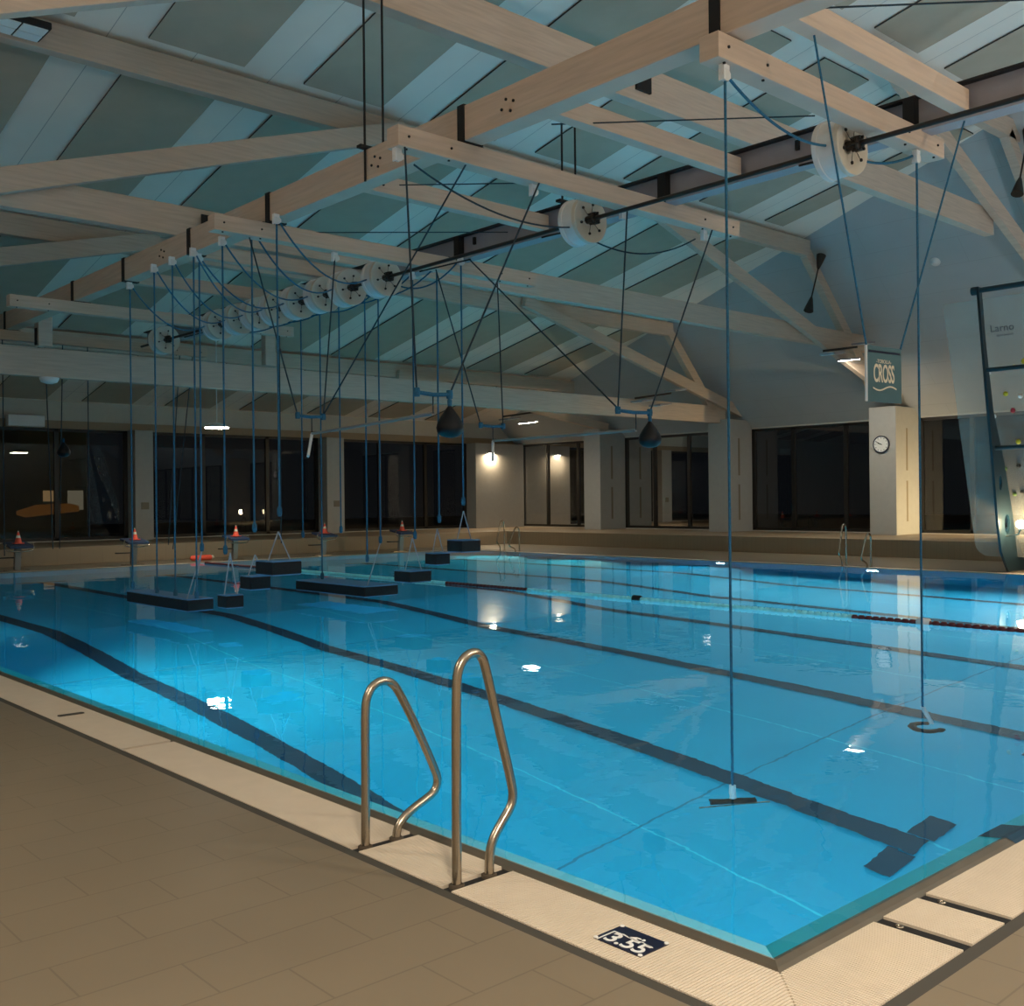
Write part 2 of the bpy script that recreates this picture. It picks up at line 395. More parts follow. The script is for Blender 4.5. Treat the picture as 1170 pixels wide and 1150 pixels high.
# ------------------------------------------------------------------ overflow gratings (each lift-out run is a thing)
def grating(side, a0, a1, label, pitch=.0142, mitre0=False):
    mb = MB(); n = int((a1 - a0) / pitch)
    for k in range(n):
        c = a0 + (k + .5) * (a1 - a0) / n; h = (a1 - a0) / n * .36
        o0, o1 = -.347, -.006
        if mitre0 and c < 0: o1 = c - .003                       # corner piece cut at 45 degrees
        if o1 - o0 < .012: continue
        if side == 'L': mb.box(o0, o1, c - h, c + h, -.03, -.002)
        elif side == 'N': mb.box(c - h, c + h, o0, o1, -.03, -.002)
        elif side == 'R': mb.box(PW - o1, PW - o0, c - h, c + h, -.03, -.002)
        else: mb.box(c - h, c + h, PL - o1, PL - o0, -.03, -.002)
    for o in (-.10, -.25):                                        # bearers under the slats
        lo, hi = a0, a1
        if mitre0: lo = o
        if side == 'L': mb.box(o - .006, o + .006, lo, hi, -.045, -.03)
        elif side == 'N': mb.box(lo, hi, o - .006, o + .006, -.045, -.03)
        elif side == 'R': mb.box(PW - o - .006, PW - o + .006, lo, hi, -.045, -.03)
        else: mb.box(lo, hi, PL - o - .006, PL - o + .006, -.045, -.03)
    return tag(mb.build('overflow_grating', 'grate', fixn=False), label, 'drain grating', 'overflow gratings round the pool')
grating('L', -.347, 1.335, 'cream slatted overflow grating at the near corner, carrying the navy depth plate', mitre0=True)
grating('L', 1.405, 2.01, 'short square of cream grating between the two near handrails')
grating('L', 2.075, 4.73, 'cream grating strip running from the near handrail to the dark cross joint')
grating('L', 4.78, 24.3, 'long cream grating strip past the dark cross joint, with a small oblong hole')
grating('N', -.347, .615, 'cream grating on the short pool side between corner mitre and dark channel bar', mitre0=True)
grating('N', .685, .955, 'small cream grating tile between the two dark channel bars')
grating('N', 1.025, PW + .0, 'cream grating on the short pool side beyond both dark channel bars')
grating('R', 0, PL, 'cream grating along the far long pool side below the wall with the clock', .03)
grating('F', 0, PW, 'cream grating along the far end beneath the starting blocks', .03)
for x, lab in ((.65, 'dark channel bar across the grating nearest the pool corner'), (.99, 'dark channel bar across the grating, second from the pool corner')):
    t = thing('channel_bar', (x, -.175, -.05), lab, 'channel bar', 'channel bars at the short pool side')
    MB().box(x - .028, x + .028, -.347, -.006, -.05, -.008).build('bar', 'black', t, bevel=.003)
    MB().lathe([(.016, -.008), (.016, -.003), (.009, -.002), (.009, -.005)], (x, -.09, 0), n=14).build('bolt_ring', 'steel', t)
tag(MB().prism([(-.275 + .0, 6.12, -.001), (-.095, 6.12, -.001), (-.085, 6.15, -.001), (-.095, 6.18, -.001), (-.275, 6.18, -.001), (-.285, 6.15, -.001)], (0, 0, .004)).build('drain_slot', 'joint'),
    'small dark oblong slot cover in the far left grating strip', 'slot cover')

# depth plate 3.55
t = thing('depth_plate', (-.18, .505, 0), 'navy enamel plate reading 3.55 set on the slatted grating', 'depth sign')
MB().box(-.258, -.102, .393, .617, -.002, .002).build('plate', 'navy', t)
mw = frame((-.212, .497, .0025), (0, -1, 0), (1, 0, 0))
flat('numerals', None, 'white', t, mw, .0012, '3.55', .108, 1.0, .0016)
wl = [(-.095, .026), (-.06, .026), (-.05, .030), (-.02, .022), (.015, .020), (.045, .027), (.075, .018), (.098, .018), (.098, .015), (.073, .015), (.045, .0235), (.015, .016), (-.02, .018), (-.052, .024), (-.09, .022), (-.09, -.07), (-.095, -.07)]
swim = [(-.02, .026), (.0, .042), (.02, .044), (.024, .039), (.006, .036), (.012, .028), (.03, .022), (.005, .022)]
flat('water_line_mark', [wl], 'white', t, frame((-.190, .505, .0025), (0, -1, 0), (1, 0, 0)), .0012)
flat('swimmer_mark', [swim, ell(.034, .041, .007, .007, 12)], 'white', t, frame((-.190, .505, .0025), (0, -1, 0), (1, 0, 0)), .0012)
for x in (-.252, -.108):
    for y in (.399, .611): MB().lathe([(.009, .002), (.008, .005)], (x, y, 0), n=14).build('stud', 'white', t)

# ------------------------------------------------------------------ handrails
R1 = [(-.285, -.02), (-.28, .30), (-.28, .64), (-.262, .705), (-.225, .745), (-.17, .757), (-.12, .735), (-.085, .69), (.02, .50), (.125, .285), (.146, .225), (.128, .178), (.09, .155), (-.03, .108), (-.085, .07), (-.107, .03), (-.109, -.02)]
R2 = [(-.288, -.02), (-.284, .40), (-.28, .84), (-.265, .905), (-.228, .945), (-.18, .958), (-.143, .94), (-.12, .895), (-.05, .63), (.024, .37), (.034, .305), (.02, .262), (-.04, .20), (-.09, .14), (-.107, .08), (-.11, -.02)]
def handrail(pts, y, label, flip=None, cat='handrail', group=None, r=.0205):
    f = (lambda x: x) if flip is None else (lambda x: flip - x)
    t = thing('pool_handrail', (f(-.2), y, 0), label, cat, group)
    MB().tube(arc_smooth([(f(x), y, z) for x, z in pts], 2), r, 14).build('rail', 'steel', t)
    for x in (pts[0][0], pts[-1][0]):
        MB().lathe([(.034, -.03), (.034, .0), (.027, .004)], (f(x), y, 0), n=18).build('floor_socket', 'gutter', t)
    MB().box(*sorted((f(-.347), f(-.006))), y - .026, y + .026, -.05, -.012).build('mounting_channel', 'black', t)
    return t
handrail(R1, 2.045, 'shorter brushed steel pool handrail, left one of the near pair on the grating')
handrail(R2, 1.37, 'taller brushed steel pool handrail, right one of the near pair on the grating')
for y, p, l in ((22.6, R2, 'taller thin steel handrail at the far pool corner under the wall lamp'), (21.9, R1, 'lower thin steel handrail at the far pool corner, right of its taller mate'),
                (10.72, R2, 'taller thin steel handrail on the far pool side left of the wall clock column'), (10.1, R1, 'lower thin steel handrail on the far pool side just under the clock column')):
    handrail(p, y, l, PW, 'handrail', 'far pool handrails')

# ------------------------------------------------------------------ raised walkway, walls, columns, windows
mb = MB()
mb.add([(22.6, -.4 + 0, 0), (22.6, 26.6, 0), (XN, 26.6, 0), (XN, YL, 0), (XR, YL, 0), (XR, -.4, 0)], [(0, 1, 2, 3, 4, 5)])
mb = MB().prism([(22.6, -6, 0), (22.6, 26.6, 0), (XN, 26.6, 0), (XN, YL, 0), (XR, YL, 0), (XR, -6, 0)], (0, 0, ZP))
struct(mb.build('raised_floor', 'bench', loc=(0, 0, 0), bevel=.01))

struct(MB().box(XR, XR + .3, YN, YL + .3, 0, ZP + .03).box(XR, XR + .3, YN, YL, 3.93, 4.05).build('wall_right', 'wall'))
struct(MB().box(XN, XR, YL, YL + .3, 0, ZP + .03).box(XN, XR, YL, YL + .3, 3.93, 4.8).box(XN, 6.0, YL, YL + .3, ZP, 3.93).build('wall_left', 'wall'))
struct(MB().box(XN - .3, XN, YN, YL, 0, 11.2).build('wall_back', 'wall'))
struct(MB().box(XN, XR, YN - .3, YN, 0, 9).build('wall_front', 'wall'))
struct(MB().box(6.0, XR, YL - .06, YL, 3.93, 4.17).build('trim_3', 'bench'))
COLY = [(7.1, 7.9), (12.98, 13.82), (18.92, 19.7), (24.69, 25.53)]
for y0, y1 in COLY:
    mb = MB().box(25.6, XR, y0, y1, ZP, 4.22)
    mb.box(25.63, XR, y0 + .03, y1 - .03, ZP - .0, ZP + .07, 1)
    for z0, z1 in ((.85, 2.05), (2.35, 3.6)):
        mb.box(26.2, 26.3, y0 - .004, y0 + .01, z0, z1, 1)
    struct(mb.build('column', ['column', 'slot'], bevel=.012))
for x0, x1 in ((10.29, 10.88), (17.33, 18.06), (24.35, XR)):
    mb = MB().box(x0, x1, 30.4, YL, ZP, 3.93)
    struct(mb.build('column', ['column'], bevel=.01))
for x in (10.60, 17.72):
    tag(MB().box(x - .12, x + .12, 30.375, 30.41, 1.42, 1.64).build('vent_cover', 'slot'), 'small grey square vent cover on the %s white pier of the far wall' % ('left' if x < 12 else 'second'), 'vent cover', 'pier vent covers')

nwin = [0]
def window(p0, p1, mull, inward):
    """floor-to-beam glazing between p0 and p1 (plan points)"""
    nwin[0] += 1
    p0, p1 = V((*p0, 0)), V((*p1, 0)); d = (p1 - p0); L = d.length; d.normalize(); nrm = V((*inward, 0))
    t = thing('window_%d' % nwin[0], (p0 + p1) / 2 + V((0, 0, ZP + .03)), None, None, None, 'structure')
    z0, z1 = ZP + .03, 3.93
    mb = MB(); up = V((0, 0, 1)); o = nrm * -.06
    for z in (z0 + .045, z1 - .045): mb.obox((p0 + p1) / 2 + o + up * z, d * L / 2, nrm * .05, up * .045)
    for s_ in [.05] + list(mull) + [L - .05]: mb.obox(p0 + d * s_ + o + up * (z0 + z1) / 2, d * .065, nrm * .05, up * (z1 - z0) / 2)
    mb.build('window_frame', 'winframe', t)
    b = [.05] + list(mull) + [L - .05]
    for s0, s1 in zip(b, b[1:]):
        q = [p0 + d * s0 + o + up * z0, p0 + d * s1 + o + up * z0, p0 + d * s1 + o + up * z1, p0 + d * s0 + o + up * z1]
        MB().add(q, [(0, 1, 2, 3)]).build('pane', 'glass', t, fixn=False)
window((XR, 25.53), (XR, YL - .02), (1.7, 3.45), (-1, 0))
window((XR, 19.7), (XR, 24.69), (1.95, 3.55), (-1, 0))
window((XR, 13.82), (XR, 18.92), (1.6, 3.5), (-1, 0))
window((XR, 7.9), (XR, 12.98), (1.7, 3.5), (-1, 0))
window((XR, -6), (XR, 7.1), (2, 4, 6, 8, 10, 11.5), (-1, 0))
window((6.0, YL), (10.29, YL), (2.1,), (0, -1))
window((10.88, YL), (17.33, YL), (2.0, 4.4), (0, -1))
window((18.06, YL), (24.35, YL), (2.0, 4.2), (0, -1))

# ------------------------------------------------------------------ ceiling
YS = [YN, 1.6, YL]
mb = MB()
for y0, y1 in ((1.6, YL), (YN, 1.6)):
    z0, z1 = roof_z(y0), roof_z(y1)
    mb.add([(XN, y0, z0), (XR + .2, y0, z0), (XR + .2, y1, z1), (XN, y1, z1)], [(0, 1, 2, 3)], 0)
struct(mb.build('ceiling', 'white_plank', loc=(0, 0, 0), fixn=False))
mb = MB()
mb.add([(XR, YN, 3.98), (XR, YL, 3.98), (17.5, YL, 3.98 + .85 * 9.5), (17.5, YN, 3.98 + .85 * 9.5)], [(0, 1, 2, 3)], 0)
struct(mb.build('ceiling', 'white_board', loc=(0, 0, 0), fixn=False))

# grey acoustic panels, one thing each
def panel_thing(w, L):
    mb = MB(); dz = -.215 * L / 1.0
    sl = V((0, 1, -.215)).normalized(); Lr = L * math.sqrt(1 + .215 ** 2); nn = V((0, .215, 1)).normalized()
    o = V((0, 0, -.012))
    q = [o, o + V((w, 0, 0)), o + V((w, 0, 0)) + sl * Lr, o + sl * Lr]
    q2 = [p - nn * .03 for p in q]
    mb.add(q2, [(0, 1, 2, 3)], 0)
    mb.add(q + q2, [(0, 1, 2, 3)] + [(i, (i + 1) % 4, 4 + (i + 1) % 4, 4 + i) for i in range(4)], 1)
    return mb
BAYS = [(1.6, 'in the bay nearest the roof ridge'), (7.5, 'in the second bay below the ridge'), (13.4, 'in the bay behind the black plate'), (19.3, 'in the bay before the far windows'), (25.1, 'in the last bay above the far windows')]
proto = {}
ordn = ['first', 'second', 'third', 'fourth', 'fifth', 'sixth', 'seventh', 'eighth', 'ninth', 'tenth']
for yb, bl in BAYS:
    y0, y1 = yb + .75, yb + 5.67; k = 0
    for n in range(-2, 8):
        x0 = 3.48 + 2.653 * n; w = 1.57
        lim = min(end_x(roof_z(y0)), end_x(roof_z(y1))) - .12
        if x0 + w > lim: w = lim - x0
        if w < .5: continue
        if yb == 25.1 and n < 0: continue
        key = round(w, 2)
        loc = (x0, y0, roof_z(y0)); k += 1
        lab = 'grey acoustic panel, %s from the left, %s' % (ordn[k - 1], bl)
        if key in proto:
            copy_tree(proto[key], loc, lab)
        else:
            o = panel_thing(w, 4.92); oo = o.build('acoustic_panel', ['acoustic', 'acoustic_edge'], loc=(0, 0, 0)); oo.location = loc
            proto[key] = tag(oo, lab, 'ceiling panel', 'grey acoustic ceiling panels')

# ------------------------------------------------------------------ roof trusses
def truss(y, label, zt, tie_h, tx1, diag, chord_x1):
    t = thing('roof_truss', (10, y, zt), label, 'roof truss', 'pale timber roof trusses')
    zc = roof_z(y) - .055
    MB().box(XN, chord_x1, y - .1, y + .1, zc - .45, zc - .03).build('top_chord', 'wood', t, bevel=.008)
    if zt > 0: MB().box(XN, tx1, y - .1, y + .1, zt, zt + tie_h).build('bottom_chord', 'wood', t, bevel=.008)
    (xa, za), (xb, zb) = diag
    MB().bar((xa, y - .22, za), (xb, y - .22, zb), .16, .34).build('diagonal', 'wood', t, bevel=.008)
    xm = 11.4
    MB().bar((2 * xm - xa, y - .22, za), (2 * xm - xb, y - .22, zb), .16, .34).build('diagonal', 'wood', t, bevel=.008)
    zh = zc - .3; x0 = end_x(zh + .3) - .1
    MB().bar((x0, y, zh - .05), (25.35, y, 4.45), .2, .3).build('hip_rafter', 'wood', t, bevel=.008)
    return t
T1 = truss(7.5, 'nearest pale timber truss, carrying the floor lamp side of the climbing wall bay', 7.05, .52, 19.2, ((14.2, 9.5), (26.2, 4.6)), 20.6)
T2 = truss(13.4, 'pale timber truss landing on the column with the clock', 5.72, .47, 24.7, ((14.6, 8.25), (26.2, 4.45)), 21.7)
T3 = truss(19.3, 'pale timber truss landing on the plain column left of the clock column', 4.1, .56, 25.9, ((16.6, 7.1), (26.6, 4.5)), 23.2)
t = thing('roof_truss', (10, 25.1, 5.6), 'shallow far timber truss nearest the corner wall lamp', 'roof truss', 'pale timber roof trusses')
MB().box(XN, 24.6, 25.0, 25.2, roof_z(25.1) - .5, roof_z(25.1) - .08).build('top_chord', 'wood', t, bevel=.008)
MB().bar((16.5, 24.88, 5.6), (26.2, 24.88, 4.3), .16, .3).build('diagonal', 'wood', t)
T1['label'] = 'nearest pale timber truss, running over the steel beam with the big cable drum'
# bolted brackets and hanger rods with dark cone ends
for (x0, z0, x1, z1, y, lab) in ((21.9, 8.05, 21.25, 6.5, 13.4, 'dark hanger rod with cone ends above the lit spotlight'), (20.55, 9.5, 19.9, 8.0, 7.5, 'dark hanger rod with cone ends above the clear climbing wall')):
    t = thing('hanger_rod', (x1, y - .2, z1), lab, 'hanger rod', 'hanger rods at the truss ends')
    MB().tube([(x0, y - .3, z0), (x1, y - .3, z1)], .02, 8).build('rod', 'shaft', t)
    for c, ax in (((x0, y - .3, z0), V((x1 - x0, 0, z1 - z0))), ((x1, y - .3, z1), V((x0 - x1, 0, z0 - z1)))):
        MB().lathe([(.13, 0), (.11, .1), (.05, .35), (.025, .42)], c, ax, 12).build('cone_fitting', 'shaft', t)

# ------------------------------------------------------------------ obstacle-course gantry
GX0, GX1, GZ0, GZ1 = 3.40, 3.62, 5.06, 5.40
t = thing('gantry_beam', (3.5, 10, GZ0), 'long pale wooden gantry beam with black straps above the rope rows', 'gantry beam')
MB().box(GX0, GX1, .2, 20.6, GZ0, GZ1).build('beam', 'wood2', t, bevel=.008)
for y in (2.75, 5.75, 9.5, 11.7, 14.0, 16.2, 19.9):
    MB().box(GX0 - .012, GX1 + .012, y - .05, y + .05, GZ0 - .012, GZ1 + .012).build('strap_plate', 'black', t)
for y in (2.2, 5.1, 7.2, 12.6):
    mb = MB()
    for dy, dz in ((-.1, .2), (.0, .24), (-.06, .12), (.06, .16)): mb.lathe([(.014, 0), (.014, .012), (.005, .014)], (GX0, y + dy, GZ0 + dz - .02), (-1, 0, 0), 10)
    mb.build('bolt_group', 'black', t)
t = thing('steel_beam', (6.5, 10, 5.02), 'grey steel I-beam running beside the cable drum shaft', 'steel beam')
MB().box(6.485, 6.515, .0, 20.4, 5.035, 5.35).build('web', 'ibeam', t)
MB().box(6.40, 6.60, .0, 20.4, 5.35, 5.37).build('top_flange', 'ibeam_dark', t)
MB().box(6.40, 6.60, .0, 20.4, 5.015, 5.035).build('bottom_flange', 'ibeam', t)
for y in (1.1, 4.0, 6.6, 9.2, 12.0, 15.0): MB().box(6.45, 6.485, y - .02, y + .02, 5.2, 5.3).build('clamp', 'black', t)
for y in (2.75, 5.75, 9.5): MB().box(6.38, 6.48, y - .055, y + .055, 5.02, 5.36).build('hanger_plate', 'black', t)
# hung cross beams
CB = [(2.72, 3.28, 6.86, 'hung wooden cross beam nearest the camera, with the first two rope pulleys'), (5.8, 2.62, 7.85, 'hung wooden cross beam carrying the black punch bags'),
      (9.6, 2.7, 7.95, 'hung wooden cross beam between the punch bags and the dense rope rows'), (16.15, 2.35, 7.6, 'hung wooden cross beam at the last cable drum'),
      (19.9, 2.3, 7.6, 'farthest hung wooden cross beam, level with the long gantry end')]
CBZ0, CBZ1 = 4.85, 5.045
for y, x0, x1, lab in CB:
    t = thing('cross_beam', ((x0 + x1) / 2, y, CBZ0), lab, 'cross beam', 'hung gantry cross beams')
    MB().box(x0, x1, y - .09, y + .09, CBZ0, CBZ1).build('beam', 'wood2', t, bevel=.007)
    for x in (3.51, 6.43): MB().box(x - .16, x + .16, y - .07, y + .07, CBZ1, CBZ1 + .012).build('bearing_plate', 'black', t)
    mb = MB()
    for x in (x0 + .12, x0 + .62, x1 - .14, x1 - .7):
        mb.lathe([(.012, 0), (.012, .012)], (x, y - .05, CBZ0), (0, 0, -1), 8); mb.lathe([(.012, 0), (.012, .01)], (x, y - .09, CBZ0 + .1), (0, -1, 0), 8)
    mb.build('bolt_group', 'black', t)
for y, lab in ((2.25, 'short wooden tie between gantry beam and steel beam, nearest the camera'), (4.72, 'second short wooden tie between gantry beam and steel beam'), (7.7, 'third short wooden tie, in front of the dense rope rows'),
               (11.9, 'fourth short wooden tie, over the dense rope rows'), (14.2, 'last short wooden tie, at the far end of the rope rows')):
    tag(MB().box(GX1, 6.40, y - .07, y + .07, 5.07, 5.27).build('tie_beam', 'wood2', bevel=.006), lab, 'tie beam', 'short gantry tie beams')
# posts under the far end
t = thing('hanger_post', (3.8, 18.9, 4.66), 'short pale wooden post between far gantry beam and truss', 'post', 'short hanger posts')
MB().box(3.66, 3.92, 18.75, 19.0, 4.64, 5.3).build('post', 'wood', t, bevel=.01); MB().box(3.64, 3.66, 18.82, 18.92, 4.66, 4.98).build('strap', 'black', t)
t = thing('hanger_post', (8.6, 16.4, 4.6), 'tall narrow wooden post hanging behind the rope rows', 'post', 'short hanger posts')
MB().box(8.55, 8.8, 18.9, 19.1, 4.66, 6.3).build('post', 'wood', t, bevel=.01)
# rods and plates carrying the gantry
for x, y, z1, lab in ((3.5, 7.36, 7.05, 'pair of thin dark rods hanging the gantry beam from the nearest truss'), (6.5, 7.36, 7.05, 'pair of thin dark rods hanging the steel beam from the nearest truss')):
    t = thing('suspension_rods', (x, y, 5.3), lab, 'suspension rods', 'suspension rods')
    for dx in (-.12, .12): MB().tube([(x + dx, y, 5.05 if x < 5 else 5.37), (x + dx, y, z1 + .1)], .013, 8).build('rod', 'black', t)
    MB().box(x - .2, x + .2, y - .04, y + .04, 5.40 if x < 5 else 5.37, 5.43 if x < 5 else 5.4).build('yoke', 'black', t)
t = thing('suspension_rods', (4.1, 13.25, 5.4), 'black square plate with a short rod hanging the gantry from the truss', 'hanger plate')
MB().box(4.3, 4.62, 13.17, 13.19, 5.75, 6.08).build('plate', 'black', t)
MB().tube([(4.46, 13.16, 5.76), (4.46, 13.16, 5.42)], .016, 8).build('rod', 'black', t)
MB().box(3.5, 4.5, 13.12, 13.2, 5.40, 5.43).build('foot', 'black', t)
t = thing('truss_plate', (7.9, 7.3, 7.1), 'black splice plate on the nearest truss above the gantry', 'splice plate')
MB().box(7.85, 8.15, 7.36, 7.40, 7.2, 7.5).build('plate', 'black', t)

# cable-drum shaft
SX, SZ = 5.6, 4.77
t = thing('drum_shaft', (SX, 9, SZ), 'long thin dark shaft through the row of cable drums', 'shaft')
MB().tube([(SX, .3, SZ), (SX, 18.6, SZ)], .024, 10).build('rod', 'shaft', t)
for y in (3.4, 6.9, 9.3, 16.6):
    MB().bar((SX, y, SZ - .05), (6.45, y, 5.0), .08, .02).build('bearing_bracket', 'black', t)
def drum(y):
    t = thing('cable_drum', (SX, y, SZ - .26), '', 'cable drum', 'cable drums on the shaft')
    MB().lathe([(.055, -.052), (.262, -.112), (.268, -.105), (.268, -.06), (.262, -.055)], (SX, y, SZ), (0, 1, 0), 40, 0, False).build('flange', 'spool', t)
    MB().lathe([(.256, -.055), (.256, .1)], (SX, y, SZ), (0, 1, 0), 40, 0, False).build('drum', 'spool_pale', t)
    MB().lathe([(.262, .1), (.268, .104), (.268, .15), (.262, .155), (.05, .158)], (SX, y, SZ), (0, 1, 0), 40, 0, False).build('flange', 'spool_pale', t)
    hb = MB().lathe([(.026, -.19), (.07, -.19), (.07, -.16), (.045, -.15), (.045, -.052)], (SX, y, SZ), (0, 1, 0), 12)
    for k in range(6):
        a = k * math.pi / 3 + .2; c = V((SX + .062 * math.cos(a), y - .175, SZ + .062 * math.sin(a)))
        hb.lathe([(.014, -.03), (.014, .06)], c, (0, 1, 0), 6)
    hb.build('hub', 'shaft', t)
    for k in range(6):
        a = k * math.pi / 3 + .35; d = V((math.cos(a), 0, math.sin(a)))
        MB().lathe([(.016, -.126), (.016, -.112)], (SX + .17 * d.x, y, SZ + .17 * d.z), (0, 1, 0), 8).bar(V((SX, y - .1135, SZ)) + d * .06, V((SX, y - .1135, SZ)) + d * .17, .004, .004, (0, 1, 0)).build('bolt', 'black', t)
    return t
DY = [(2.99, 'big cream cable drum nearest the camera, beside the first cross beam'), (6.24, 'cream cable drum standing alone on the shaft above the pool centre'), (10.21, 'nearest drum of the tight row of cable drums'),
      (11.1, 'second drum of the tight drum row, counted from the camera'), (11.78, 'third drum of the tight drum row, counted from the camera'), (12.5, 'fourth drum of the tight drum row, counted from the camera'), (13.19, 'fifth drum of the tight drum row, counted from the camera'),
      (13.84, 'sixth drum of the tight drum row, counted from the camera'), (14.48, 'seventh drum of the tight drum row, counted from the camera'), (15.23, 'last drum of the tight drum row'), (17.51, 'lone cream cable drum at the far end of the shaft')]
d0 = None
for y, lab in DY:
    if d0 is None: d0 = drum(y); d0['label'] = lab
    else: copy_tree(d0, (SX, y, SZ - .26), lab)

# pulleys
def pulley(x, y, ztop):
    t = thing('rope_pulley', (x, y, ztop), '', 'pulley', 'white pulleys under the gantry beams')
    MB().box(x - .03, x + .03, y - .02, y + .02, ztop - .035, ztop).build('bracket', 'white', t)
    MB().lathe([(.05, -.016), (.042, 0), (.05, .016)], (x, y, ztop - .07), (0, 1, 0), 16).build('wheel', 'spool_pale', t)
    MB().obox((x - .04, y, ztop - .06), (.006, 0, 0), (0, .026, 0), (0, 0, .06)).obox((x + .045, y, ztop - .07), (.012, 0, 0), (0, .012, 0), (0, 0, .02)).build('cheek', 'white', t)
    return t
pul0 = None
def add_pulley(x, y, z, lab):
    global pul0
    if pul0 is None: pul0 = pulley(x, y, z); pul0['label'] = lab
    else: copy_tree(pul0, (x, y, z), lab)

PR = [(3.5, 14.0), (3.3, 12.63), (3.3, 12.02), (3.3, 11.35), (3.5, 11.6), (3.32, 10.55), (3.32, 9.77), (3.32, 9.15)]
QR = [(6.5, 13.95), (6.48, 13.3), (6.5, 12.74), (6.35, 11.76), (6.6, 11.75), (6.35, 10.5), (6.3, 9.85), (6.3, 9.3)]
PB = [.30, .30, .30, .30, .95, .95, 1.25, 1.45]
QB = [1.0, .30, 1.1, .66, .95, 1.05, 1.30, 1.55]
PN = ['rope at the far end of the left row, holding the long slab', 'second rope from the far end of the left row, holding the long slab', 'third rope from the far end of the left row, holding the long slab', 'fourth rope from the far end of the left row, holding the long slab',
      'rope whose forked strap holds the near end of the left long slab', 'rope carrying the lowest small foam block of the left stair', 'rope carrying the middle foam block of the left stair', 'rope carrying the highest foam block of the left stair']
QN = ['loose rope at the far end of the right row, ending above the water', 'rope holding the far end of the long slab in the right row', 'second loose rope of the right row with a free end', 'third loose rope of the right row, beside the right long slab',
      'rope whose forked strap holds the near end of the right long slab', 'rope carrying the lowest foam block of the right stair', 'rope carrying the small middle foam block of the right stair', 'rope carrying the highest foam block of the right stair']
drumsP = [15.23, 14.48, 13.84, 13.19, 12.5, 11.78, 11.1, 10.21]
for row, bots, names, zt, side in ((PR, PB, PN, GZ0, -1), (QR, QB, QN, 5.015, 1)):
    for (x, y), zb, nm, dy in zip(row, bots, names, drumsP):
        add_pulley(x, y, zt, 'white pulley, %s from the far end of the %s rope row' % (ordn[row.index((x, y))], 'left' if side < 0 else 'right'))
        t = thing('hoist_rope', (x, y, zb), 'blue ' + nm, 'rope', 'vertical blue hoist ropes')
        zt2 = zt - .12
        MB().tube([(x, y, zt2), (x, y, (zt2 + zb) / 2), (x, y, zb)], .0125, 8).build('hanging_line', 'rope', t)
        dxs = SX + side * .26
        MB().tube(sagline((x + .04 * -side, y + .02, zt2 + .05), (dxs, dy + .02, SZ - .05), .30 if side < 0 else .18), .0115, 7).build('feed_line', 'rope', t)
        MB().lathe([(.02, 0), (.03, .03), (.03, .09), (.018, .12)], (x, y, zb - .02), n=10).build('knot', 'rope', t)

# foam slabs and stair blocks with their straps
def slab(x0, x1, y0, y1, z0, h, label, straps, group, cx=.0):
    t = thing('foam_slab', ((x0 + x1) / 2, (y0 + y1) / 2, z0), label, 'foam step', group)
    MB().box(x0, x1, y0, y1, z0, z0 + h).build('block', 'foam', t, bevel=.012)
    MB().box(x0 + .004, x1 - .004, y0 + .004, y1 - .004, z0 + h, z0 + h + .012).build('top_mat', 'foam_top', t)
    MB().box(x0 + .01, x1 - .01, y0 + .01, y1 - .01, z0 - .012, z0).build('base_mat', 'foam_top', t)
    for (rx, ry, rz, ends) in straps:
        for ex, ey in ends: MB().tube([(rx, ry, rz), (ex, ey, z0 + h + .008)], .0085, 6).build('strap', 'strap', t)
    return t
A0, AH = .15, .145
slab(3.14, 3.52, 11.3, 13.35, A0, AH, 'long low dark foam slab hanging just above the water at the left', [(3.5, 11.6, .95, ((3.18, 11.4), (3.48, 11.85)))], 'long hanging foam slabs')
slab(6.08, 6.72, 11.45, 13.5, .13, AH, 'long low dark foam slab hanging above the water, right of the first', [(6.6, 11.75, .95, ((6.2, 11.55), (6.6, 12.1)))], 'long hanging foam slabs')
def blk(x, y, w, l, z, rz, lab):
    slab(x - w / 2, x + w / 2, y - l / 2, y + l / 2, z, .15, lab, [(x, y, rz, ((x - w * .35, y), (x + w * .4, y)))], 'stair of hanging foam blocks')
blk(3.36, 10.5, .25, .25, .25, .95, 'small dark foam block at the near end of the left long slab')
blk(3.34, 9.8, .28, .28, .53, .95, 'small dark foam block, middle step of the left stair')
blk(3.30, 9.15, .40, .40, .745, 1.25, 'largest dark foam block, top step of the left stair with an A-shaped strap')
blk(6.3, 10.5, .40, .40, .41, 1.05, 'dark foam block on the white lane rope line, lowest of the right stair')
blk(6.27, 9.86, .26, .26, .69, 1.20, 'small dark foam block, middle step of the right stair')
blk(6.3, 9.3, .34, .34, .89, 1.45, 'dark foam block highest and farthest right, near the far pool ladder')

# two diving ropes near the camera, with weighted ends under water
add_pulley(3.45, 2.7, CBZ0, 'white pulley at the left end of the nearest cross beam')
add_pulley(6.42, 2.69, CBZ0, 'white pulley at the right end of the nearest cross beam')
t = thing('diving_rope', (3.45, 2.7, -2.28), 'tall blue rope nearest the camera, running down to a dark bar under water', 'rope', 'diving ropes')
MB().tube([(3.45, 2.7, CBZ0 - .12), (3.45, 2.7, 0), (3.45, 2.7, -2.0)], .0105, 10).build('hanging_line', 'rope', t)
MB().tube(sagline((3.5, 2.72, CBZ0 - .06), (SX - .26, 3.0, SZ - .03), .12), .012, 7).build('feed_line', 'rope', t)
MB().tube([(3.45, 2.7, -1.98), (3.45, 2.7, -2.22)], .026, 10).build('sleeve', 'sleeve', t)
MB().tube([(3.32, 2.81, -2.28), (3.58, 2.59, -2.28)], .042, 12).build('grip_bar', 'foam', t)
